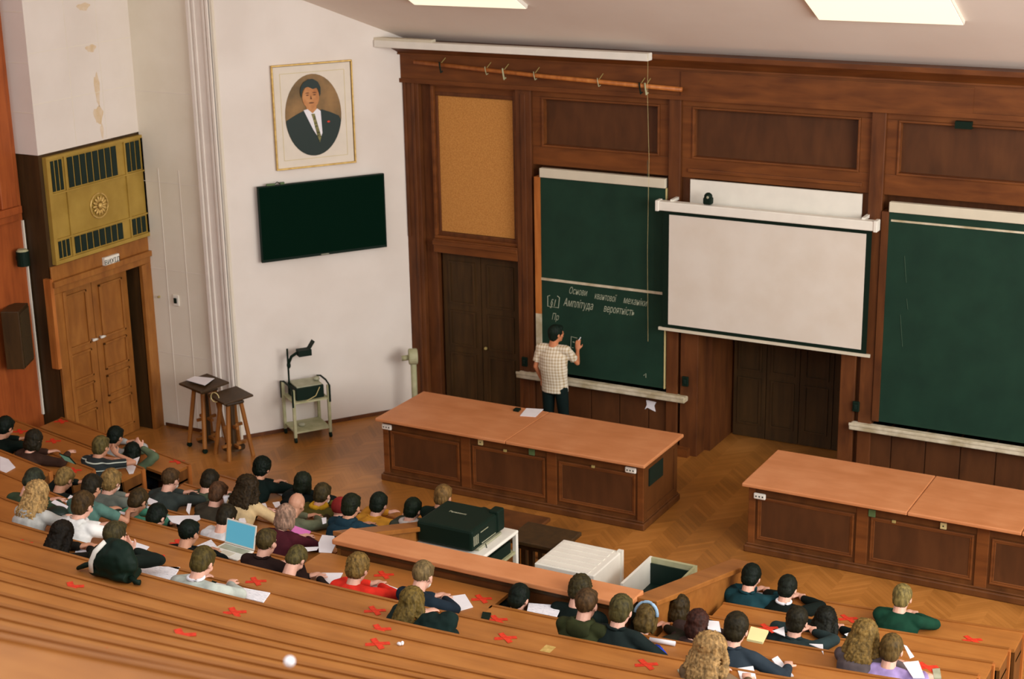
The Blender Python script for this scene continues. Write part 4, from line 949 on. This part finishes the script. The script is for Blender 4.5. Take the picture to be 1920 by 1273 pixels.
sitter('tall person in black with tousled black hair and raised back on the front benches', 489, 860, -3, .54, BLACK, (16, 30, 26), TAN, 'messy', hp=20)
sitter('person with dark hair in a white tee shirt behind the open laptop', 421, 950, 0, .33, DK, (238, 234, 232), PALE, 'short', sleeve='short', hp=38, hand_l=(-.12, .34, .0))
sitter('dark-haired person in black leaning forward beside the bald head', 566, 887, -3, .50, (30, 36, 24), (18, 26, 24), PALE, 'bob', hp=14)
sitter('bald elderly person in a grey-green jacket bent over the desk', 553, 927, -2, .38, None, (112, 116, 90), (206, 150, 120), 'bald', hp=34)
sitter('person with brown hair, yellow scarf and face mask', 602, 909, -3, .38, (62, 52, 30), (96, 88, 38), PALE, 'short', extras=('mask', 'scarf'), cap_c=(222, 170, 40), hp=22)
sitter('person in a dark red beanie mostly hidden behind a black-haired person', 636, 936, -3, .22, None, (60, 48, 28), PALE, 'bald', extras=('beanie',), cap_c=(140, 40, 36), hp=10)
sitter('person with round black hair in a navy hoodie beside the parapet', 656, 929, -2, .48, (30, 34, 20), (32, 58, 70), TAN, 'short', extras=('hood',), hp=18, hs=1.16)
sitter('person with black hair in a mustard yellow jacket', 708, 927, -3, .45, (24, 32, 22), (214, 150, 50), PALE, 'under', extras=('collar',), hp=22, hand_r=(.22, .20, .02))
sitter('person with mauve-blond hair in a maroon sweater with a pink folder', 533, 949, 0, .50, (150, 118, 98), (74, 26, 34), PALE, 'bob', female=True, hp=24)
sitter('person with black hair and a pale fur collar next to the projector', 772, 937, -3, .42, (20, 30, 18), (70, 74, 62), PALE, 'short', extras=('scarf',), cap_c=(214, 206, 198), hp=25)
sitter('person with fair brown hair seen just above the black projector', 829, 912, -3, .55, (112, 84, 46), (20, 34, 26), TAN, 'short', hp=18)
sitter('person with very long straight black hair writing at the left', 112, 980, 3, .38, (30, 24, 16), (30, 26, 20), TAN, 'long', female=True, hp=30)
sitter('broad person in a white hooded sweatshirt with brown hair', 151, 925, 2, .48, (70, 52, 28), (238, 236, 230), PALE, 'short', extras=('hood',), hp=25, hs=1.14)
sitter('person with faded brown hair in a black jacket resting their chin on one hand', 211, 981, 3, .42, (66, 58, 34), (26, 34, 28), PALE, 'fade', hp=12, hand_r=(.13, .10, .17), hs=1.14, extras=('collar',))
sitter('person with cropped brown hair and a white collar at the open exercise book', 376, 1030, 3, .40, (78, 66, 32), (190, 196, 184), PALE, 'short', hp=35, hs=1.12, extras=('whitecollar',), hand_l=(-.14, .10, .08))
sitter('person with a skin-fade haircut in a black jersey left of the laptop', 350, 978, 1, .22, BLACK, (14, 20, 18), TAN, 'fade', hp=20, hs=1.12)
sitter('person in a dark burgundy sweater with one arm bent and face in hand', 496, 995, 1, .34, (72, 60, 32), (46, 30, 26), PALE, 'fade', hp=12, hs=1.12, hand_r=(.30, .14, .12), extras=('collar',))
sitter('person resting their head on the bench behind the raised pale hand', 552, 1028, 1, .24, (84, 74, 40), (44, 34, 30), PALE, 'short', hp=60, hs=1.05)
sitter('fair-haired person in a bright red shirt', 668, 1043, 1, .36, (118, 92, 48), (230, 52, 36), PALE, 'messy', hp=25, hs=1.12)
sitter('balding person in a navy jacket and face mask leaning over a page', 790, 1056, 1, .40, (116, 96, 62), (30, 42, 52), PALE, 'fade', hp=30, hs=1.14, extras=('mask', 'collar'), yaw=-12)
sitter('person with long straight light brown hair in a dark coat', 770, 1105, 2, .36, (104, 84, 40), (24, 40, 36), PALE, 'long', female=True, hp=22, hs=1.16, hand_r=(.2, .1, .0))
sitter('black-haired person whose head just shows above the bench by the parapet', 971, 1100, 0, .12, BLACK, (30, 30, 26), PALE, 'short', hp=35, hs=1.10)
sitter('person in black half hidden behind the man with the olive collar', 1086, 1084, 0, .30, (56, 48, 26), (18, 28, 24), PALE, 'messy', hp=30)
sitter('person with shaved sides and an olive jacket collar', 1098, 1108, 1, .30, BR, (52, 56, 30), PALE, 'fade', hp=15, hs=1.16, extras=('hood',))
sitter('person in a dark jacket with a bright blue sleeve lining', 1163, 1120, 1, .34, (74, 66, 36), (26, 36, 34), PALE, 'short', hp=22, hs=1.14, extras=('bluelining', 'collar'), hand_r=(.26, .16, 0))
sitter('person with brown hair and a pale blue hair band', 1212, 1137, 0, .26, (88, 70, 36), (40, 36, 26), PALE, 'bob', extras=('hairband',), female=True, hp=38)
sitter('person with thick dark curly hair behind the pit side wall', 1272, 1119, -1, .20, (52, 40, 20), (40, 32, 20), PALE, 'bob', female=True, hp=28)
sitter('person with reddish dark hair partly behind a curly blond head', 1307, 1147, 0, .38, (60, 34, 26), (60, 44, 40), PALE, 'bob', female=True, hp=25)
sitter('person with long curly dark-blond hair at the bottom edge of the picture', 1331, 1190, 2, .34, (158, 124, 78), (120, 96, 70), PALE, 'curly', female=True, hp=18, hs=1.18, hand_r=(.24, .2, .02))
sitter('person with glossy dark hair in a slate jacket reaching for a notebook', 1380, 1154, 1, .44, (40, 34, 20), (44, 54, 62), PALE, 'under', hp=22, hs=1.16, hand_r=(.40, .22, 0), extras=('collar',))
sitter('person in a dark teal shirt bent over a book on the front right bench', 1408, 1062, -3, .36, BLACK, (26, 62, 68), PALE, 'under', hp=30, extras=('collar',))
sitter('person in black with a white collar on the front right bench', 1476, 1083, -3, .34, (24, 28, 20), (16, 24, 20), PALE, 'short', hp=30, extras=('whitecollar',))
sitter('person with fair hair in a dark green sweater, farthest right on the front bench', 1692, 1100, -3, .36, (124, 108, 62), (22, 62, 44), PALE, 'short', hp=22, hs=1.08)
sitter('person with short dark hair and a dark scarf in the right block', 1494, 1142, -1, .34, (36, 32, 20), (40, 54, 54), PALE, 'short', hp=20, hs=1.14, extras=('collar',))
sitter('person all in black with a small hair pin in the right block', 1548, 1141, -2, .26, (24, 24, 16), (14, 26, 22), PALE, 'long', female=True, hp=20, hs=1.12)
sitter('person with long wavy brown hair beside the lilac tee shirt', 1622, 1166, 0, .42, (122, 96, 50), (96, 84, 84), PALE, 'wavy', female=True, hp=25)
sitter('person with short brown hair in a lilac tee shirt', 1672, 1194, 0, .30, (92, 72, 38), (176, 152, 206), PALE, 'short', hp=20, hs=1.12, sleeve='short')

# ------------------------------------------------------------ lecturer at the board
hx_ = aty(1043, 610, -.52); hd_ = aty(1083, 656, -.16)
root = Vector((hx_.x-.04, -.50, 0)); H = Vector((hx_.x, -.52, hx_.z-.12)); Nk = H+Vector((-.035, -.03, -.165))
S = dict(head=H, neck=Nk, pelvis=Vector((root.x, -.50, .93)), curl=.9)
S['shl'] = Nk+Vector((-.19, -.02, -.055)); S['shr'] = Nk+Vector((.19, .03, -.055))
E_, Wr = ik(S['shr'], hd_, .29, .25, (.5, -.3, -.9)); S['elr'], S['wrr'] = E_, Wr; S['hdr'] = Vector((-.1, .3, 1)); S['hnr'] = Vector((.2, -1, .3))
S['ell'] = S['shl']+Vector((-.07, -.02, -.28)); S['wrl'] = S['ell']+Vector((.03, .12, -.22)); S['hdl'] = Vector((.1, .3, -1)); S['hnl'] = Vector((-1, 0, 0))
for s, q in ((-1, 'l'), (1, 'r')): S['hip'+q] = (root.x+s*.10, -.50, .88); S['kn'+q] = (root.x+s*.12, -.47, .48); S['an'+q] = (root.x+s*(.13), -.50, .09)
lect = figure('man in a cream checked short-sleeved shirt writing on the left chalkboard', S, (206, 132, 90), (22, 34, 26), cmat('plaid', (224, 212, 190), (168, 140, 92)), cmat('cloth', (16, 30, 28)), hp=-4, hy=-38, sleeve='short', root=root, hs=1.05, htype='short', extras=())
t = thing('chalk_stick', 'stick of white chalk between the fingers of the writing hand', 'chalk', tuple(Wr+Vector((0, .05, .14))))
MB().cyl(Wr+Vector((-.01, .05, .12)), Wr+Vector((-.01, .12, .15)), .006, 8).build('chalk_stick', 'paper', t)

# ------------------------------------------------------------ papers, books and gadgets on the benches
def page(label, pts, k, mat='paper', name='paper_sheet', cat='paper', th=.006, part='sheet'):
    return quad_thing(name, label, cat, pts, EZ[k]+.001, mat, th, part=part)
page('spread white papers at the left picture edge', [(0, 856), (16, 862), (29, 877), (0, 893)], -1)
page('small white page on the second bench at the far left', [(20, 838), (39, 832), (33, 845), (26, 848)], -2)
page('white page hanging over the left bench end under the writing hand', [(231, 869), (262, 857), (250, 888), (242, 889)], -3)
page('white page under the bent light-brown head', [(121, 942), (132, 929), (146, 935), (138, 948)], 0)
page('long white sheet beside the blond person in the grey hoodie', [(96, 943), (103, 938), (128, 950), (124, 957)], 1)
page('white exercise book beside the person in the grey striped jacket', [(212, 941), (240, 925), (232, 940), (225, 956)], -1)
page('small white page by the forearm in the teal shirt', [(220, 964), (225, 959), (243, 964), (235, 975)], 0)
page('triangular white page right of the wavy-haired head', [(270, 950), (275, 932), (296, 941), (280, 955)], -1)
page('wide white sheet to the right of the neat black head', [(312, 968), (374, 967), (376, 974), (350, 988), (322, 980)], 0)
page('narrow folded white page between the charcoal and the grey-brown jackets', [(349, 958), (352, 945), (359, 945), (355, 966)], -1)
page('white page under the curly dark hair', [(447, 976), (456, 963), (463, 983), (457, 984)], -1)
page('open white book in front of the tall person in black', [(517, 925), (529, 911), (549, 912), (545, 920), (529, 930)], -4)
page('white notes beside the beige jacket', [(491, 945), (498, 944), (504, 960), (501, 961)], -2)
page('small white page near the bald head', [(511, 943), (524, 941), (527, 951), (516, 952)], -2)
page('white notes in front of the bald person', [(603, 972), (612, 971), (612, 981), (605, 983)], -2)
page('white sheet at the left tip of the pit parapet', [(597, 1019), (604, 1004), (627, 1006), (629, 1023), (622, 1037), (598, 1036)], 0)
page('white notes under the hand of the long black-haired person', [(137, 1049), (143, 1030), (190, 1035), (180, 1057)], 2, 'paperline')
page('white page next to the chin-resting person', [(240, 1028), (247, 1015), (280, 1026), (265, 1042)], 1)
def openbook(label, pts, k, ln='paperline'):
    """two page blocks meeting at a spine; pts: left-far, right-far, right-near, left-near"""
    c = [atz(a, b, EZ[k]+.001) for a, b in pts]; ctr = sum(c, Vector())/4
    t = thing('open_notebook', label, 'notebook', (ctr.x, ctr.y, EZ[k]))
    mf, mn = (c[0]+c[1])/2, (c[2]+c[3])/2
    for q in ((c[0], mf, mn, c[3]), (mf, c[1], c[2], mn)):
        poly = [(p.x, p.y) for p in q]; ar = sum(poly[i][0]*poly[(i+1) % 4][1]-poly[(i+1) % 4][0]*poly[i][1] for i in range(4))
        if ar < 0: poly = poly[::-1]
        MB().prism(poly, EZ[k]+.001, EZ[k]+.012, 'z').build('page', ln, t, bevel=.003)
    return t
openbook('open notebook under the hand with the pen', [(262, 1062), (338, 1065), (320, 1094), (262, 1084)], 2)
openbook('open exercise book right of the cropped-haired person', [(405, 1094), (507, 1113), (494, 1131), (392, 1106)], 2)
openbook('open white notebook left of the laptop', [(366, 1026), (396, 1013), (409, 1028), (395, 1039)], 0)
openbook('open book right of the low black head beside the parapet', [(991, 1132), (1054, 1137), (1044, 1158), (988, 1147)], 0)
page('white page left of the red shirt', [(592, 1075), (643, 1075), (632, 1096), (597, 1094)], 0)
page('large white sheet right of the red shirt', [(676, 1092), (706, 1090), (750, 1106), (733, 1126), (680, 1112)], 0)
page('white page under the hand of the balding person', [(822, 1122), (872, 1115), (887, 1139), (854, 1148)], 0)
page('white pages behind the face resting in a hand', [(551, 1028), (598, 1026), (594, 1032), (560, 1036), (556, 1060), (551, 1058)], 0)
page('white book in front of the teal shirt on the front right bench', [(1405, 1114), (1416, 1110), (1461, 1118), (1457, 1130), (1432, 1147), (1428, 1140)], -4, 'paperline')
page('pale green note on the front right bench', [(1506, 1142), (1510, 1137), (1522, 1140), (1519, 1147)], -4, 'paperyellow')
page('white page left of the slate jacket', [(1326, 1164), (1348, 1166), (1352, 1186), (1327, 1180)], 0)
page('pale yellow notebook beside the glossy dark head', [(1408, 1178), (1441, 1186), (1430, 1208), (1400, 1202)], 0, 'paperyellow', th=.02)
page('white triangular page left of the dark-scarfed person', [(1448, 1184), (1470, 1176), (1472, 1194)], -1)
page('white slip right of the dark-scarfed person', [(1517, 1208), (1543, 1209), (1544, 1228), (1538, 1217)], -1)
page('white notebook under the hand of the slate jacket', [(1447, 1238), (1458, 1232), (1488, 1269), (1470, 1268)], 0, th=.012)
page('white page beside the long curly dark-blond hair', [(1382, 1254), (1412, 1250), (1418, 1273), (1388, 1273)], 1)
page('white page near the wavy brown hair', [(1583, 1190), (1598, 1185), (1596, 1200)], -2)
page('white page leaning beyond the lilac shoulder', [(1694, 1210), (1700, 1212), (1714, 1232), (1706, 1235)], -1)
page('white page under the elbow of the lilac shirt', [(1693, 1243), (1722, 1240), (1734, 1272), (1712, 1272)], 0)
page('pink folder in front of the maroon sweater', [(541, 993), (548, 986), (583, 998), (569, 1014)], -1, 'pink', 'folder', 'folder', .012, 'cover')
page('small phone beside the lilac shirt', [(1748, 1256), (1762, 1255), (1765, 1273), (1751, 1273)], 0, 'steel', 'phone', 'phone', .01, 'case')
page('black phone lying face down beside a red tape cross', [(902, 1160), (905, 1149), (921, 1151), (917, 1164)], 0, 'black', 'phone', 'phone', .012, 'case')
page('black phone beside the open exercise book', [(395, 1097), (398, 1090), (407, 1093), (400, 1101)], 2, 'black', 'phone', 'phone', .01, 'case')
page('grey eraser cloth on the bench left of the curly hair', [(1270, 1258), (1280, 1254), (1290, 1260), (1275, 1266)], 1, 'steel', 'eraser', 'eraser', .012, 'body')
t = thing('paper_roll', 'white rolled sheet lying on the bench beside the blue sleeve', 'paper roll', (-5.0, -8.2, EZ[0]))
a_, b_ = atz(1218, 1199, EZ[0]+.02), atz(1266, 1207, EZ[0]+.02); MB().cyl(a_, b_, .022, 12).build('roll', 'paper', t, smooth=True)
# laptop
t = thing('laptop', 'open white laptop with a blue-lit screen on the bench', 'laptop', (0, 0, 0))
zl = EZ[0]+.002; a_, b_, c_, d_ = atz(419, 1026, zl), atz(480, 1040, zl), atz(455, 1058, zl), atz(397, 1042, zl)
hl, hr = atz(421, 1020, zl), atz(480, 1037, zl); ux = (hr-hl).normalized(); W_ = .40; uy = Vector((0, 0, 1)).cross(ux)
t.location = hl
T = Matrix.Translation(hl) @ Matrix((ux, uy, Vector((0, 0, 1)))).transposed().to_4x4()
MB().box(0, W_, -.25, 0, 0, .018, T=T).build('base', 'white', t, bevel=.006); MB().box(.03, W_-.03, -.12, -.02, .018, .020, T=T).build('keyboard', 'steel', t)
MB().box(.12, W_-.12, -.23, -.14, .018, .0195, T=T).build('touchpad', 'offwhite', t)
T2 = T @ Matrix.Translation((0, 0, .018)) @ Matrix.Rotation(R(-14), 4, 'X')
MB().box(0, W_, 0, .010, 0, .255, T=T2).build('lid', 'white', t, bevel=.006); o = MB().box(.015, W_-.015, -.002, .0, .02, .24, T=T2).build('display', 'laptop_screen', t); tag(o, 'blue-lit display')
# tablet in the mauve person's hands
t = thing('tablet', 'green-lit tablet held up beside the mauve sweater', 'tablet', tuple(aty(115, 868, ey(-1, -14)+.30)))
p = aty(122, 866, ey(-1, -14)+.28)+Vector((.04, 0, .05)); T = Matrix.Translation(p) @ Matrix.Rotation(R(-12), 4, 'Z') @ Matrix.Rotation(R(35), 4, 'X')
MB().box(-.10, .12, -.006, .006, -.07, .07, T=T).build('case', 'black', t, bevel=.005); MB().box(-.09, .10, -.009, -.006, -.06, .06, T=T).build('display', 'tablet_screen', t)
# paper cup
t = thing('paper_cup', 'white paper cup raised by the person in the grey-brown jacket', 'cup', tuple(aty(425, 938, ey(-1, -11)+.40)))
p = aty(425, 938, ey(-1, -11)+.40); MB().sweep([p+Vector((0, 0, -.05)), p+Vector((0, 0, .05))], [.028, .038], 14).build('cup', 'paper', t, smooth=True)
# backpack on the bench edge
t = thing('backpack', 'black leather backpack with a white stripe lying on the bench edge behind the chin-resting person', 'backpack', (0, 0, 0))
p = aty(216, 1078, ey(3, -9.9)-.16); zb = EZ[3]+.004; t.location = (p.x, p.y, zb)
mb = MB(); mb.ell((0, 0, .15), (.25, .13, .17)); mb.ell((.02, .02, .22), (.19, .11, .13)); mb.sweep([(-.2, 0, .06), (.2, 0, .05)], [(.06, .12), (.06, .12)], 14, ref=(0, 0, 1)); o = mb.build('bag_body', 'black', t, world=False, smooth=True); mod_remesh(o, .012, 5); displace(o, FOLD, .03)
mb = MB(); mb.sweep([(-.16, -.115, .06), (-.15, -.12, .15), (-.11, -.10, .25), (-.05, -.03, .33)], [(.026, .012)]*4, 8, ref=(1, 0, 0)); o = mb.build('white_stripe', 'white', t, world=False, smooth=True); o['label'] = 'white stripe'
mb = MB(); mb.sweep([(-.20, -.02, .10), (-.30, -.03, .06), (-.38, -.04, .02)], [(.02, .03), (.025, .035), (.018, .028)], 8, ref=(0, 0, 1)); mb.build('shoulder_strap', 'black', t, world=False, smooth=True)
mb = MB(); mb.sweep([(.22, -.04, .06), (.27, -.05, .03), (.31, -.04, .03)], .025, 8); mb.build('buckle_strap', 'black', t, world=False, smooth=True)
# satchel on the front right bench
t = thing('satchel', 'dark brown bag with a pale yellow patch on the front right bench', 'bag', (0, 0, 0))
p = aty(1322, 1118, ey(-3, -5.3)+.28); t.location = (p.x, p.y, floor_z(-3)+.45)
MB().box(-.16, .16, -.09, .09, 0, .36).build('bag_body', 'nichewood', t, world=False, bevel=.04); MB().box(.0, .09, -.096, -.088, .12, .33).build('patch', 'cream', t, world=False)
t = thing('added_coat_arm', 'added dark bundle for the coated arm and back beside the long light brown hair', 'coat', (0, 0, 0))  # separate lump added in place of the sitter's coated forearm and back
p = aty(815, 1166, ey(2, -6.9)+.17); t.location = (p.x, p.y, floor_z(2)+.45)
zc_ = p.z-t.location.z; mb = MB(); mb.ell((0, 0, zc_-.06), (.19, .12, .14)); mb.ell((.10, .03, zc_-.0), (.10, .10, .10)); mb.ell((0, 0, (zc_-.1)/2), (.18, .12, (zc_-.1)/2+.02)); o = mb.build('coat_body', cmat('cloth', (22, 40, 36)), t, world=False, smooth=True); mod_remesh(o, .012, 4); displace(o, FOLD, .05)
# little white ball left near the camera
t = thing('paper_ball', 'small white crumpled ball on an empty upper bench', 'paper ball', (0, 0, 0))
for kk in range(8, 12):
    p = atz(543, 1240, EZ[kk]+.02)
    if ey(kk, p.x)-.42 < p.y < ey(kk, p.x)+.05: break
t.location = (p.x, p.y, EZ[kk]); MB().ell((0, 0, .02), (.02, .02, .02)).build('ball', 'paper', t, world=False, smooth=True)
p = atz(750, 1206, EZ[2]+.01); 
t = thing('knit_hat', 'black round knitted hat lying between the blond person and the white sweatshirt', 'hat', (0, 0, 0))
p = atz(106, 962, EZ[1]+.05); t.location = (p.x, p.y, EZ[1]+.002); MB().ell((0, 0, .055), (.12, .11, .06)).build('crown', 'dark', t, world=False, smooth=True); MB().sweep([(.115*math.cos(a), .105*math.sin(a), .02) for a in [2*math.pi*i/20 for i in range(21)]], .018, 8).build('brim', 'dark', t, world=False, smooth=True)
t = thing('tissue', 'tiny crumpled white tissue right of two red tape crosses', 'tissue', (0, 0, 0)); p = atz(749, 1208, EZ[3]+.01); t.location = (p.x, p.y, EZ[3])
MB().ell((0, 0, .015), (.022, .016, .014)).ell((.02, .01, .02), (.012, .016, .018)).build('wad', 'paper', t, world=False)
p = atz(1028, 1214, EZ[2]+.01); t = thing('tape_patch', 'pale yellowish tape patch on the bench below the black phone', 'tape', (p.x, p.y, EZ[2])); MB().box(-.045, .045, -.07, .05, .0005, .002).build('patch', 'gold_light', t, world=False)
# red tape crosses
def cross(px, py, k, label, s=.085, partial=False, rot=0):
    p = atz(px, py, EZ[k]+.002); t = thing('tape_cross', label, 'tape', (p.x, p.y, EZ[k]), R(rot))
    for a in (35, -35) if not partial else (35, -50):
        T = Matrix.Translation((0, 0, .002+.0015*(a < 0))) @ Matrix.Rotation(R(a), 4, 'Z'); mb = MB()
        mb.prism([(-s*1.15, -.024), (-s*.4, -.028), (s*.3, -.022), (s*1.15, -.026), (s*1.1, .022), (s*.2, .027), (-s*.5, .022), (-s*1.12, .026)], 0, .0014, 'z', T=T); mb.build('tape_strip', 'redtape', t, world=False)
crosses = [(703, 1145, 1, 'red tape cross left of the long-haired person in the dark coat'), (480, 1090, 1, 'red tape cross between the exercise book and the burgundy sweater'),
 (948, 1196, 1, 'red tape cross on the bench below the black phone'), (1212, 1246, 1, 'red tape cross left of the long curly dark-blond hair'), (720, 1078, 0, 'red tape cross against the pit parapet'),
 (903, 1123, 0, 'red tape cross right of the balding person'), (932, 1162, 0, 'red tape cross touching the black phone'), (440, 1148, 3, 'red tape cross below the open exercise book'),
 (42, 1019, 2, 'red tape cross below the grey hoodie at the left edge'), (290, 1043, 1, 'red tape cross above the hand with the pen'), (336, 1018, 0, 'red tape cross left of the skin-fade haircut'),
 (115, 790, -4, 'red tape cross on the front bench by the left double door'), (332, 865, -4, 'red tape cross near the aisle end of the front left bench'), (100, 827, -3, 'red tape cross on the second bench behind the tablet'),
 (38, 809, -3, 'red tape cross on the second bench at the far left'), (138, 882, -2, 'red tape cross below the striped shirt'), (1590, 1160, -4, 'red tape cross on the front right bench beside the person in black'), (1823, 1200, -4, 'red tape cross at the right end of the front right bench'),
 (1440, 1178, -1, 'red tape cross above the pale yellow notebook'), (1738, 1251, 0, 'red tape cross beside the phone and lilac shirt'), (712, 1180, 2, 'red tape cross one bench below the long-haired sitter'), (708, 1207, 3, 'red tape cross two benches below the long-haired sitter'),
 (135, 1100, 4, 'faint red tape cross below the backpack strap'), (340, 1191, 6, 'faint red tape cross on an upper empty bench'), (200, 1232, 9, 'large blurred red tape cross nearest the camera')]
for px, py, k, lb in crosses: cross(px, py, k, lb)
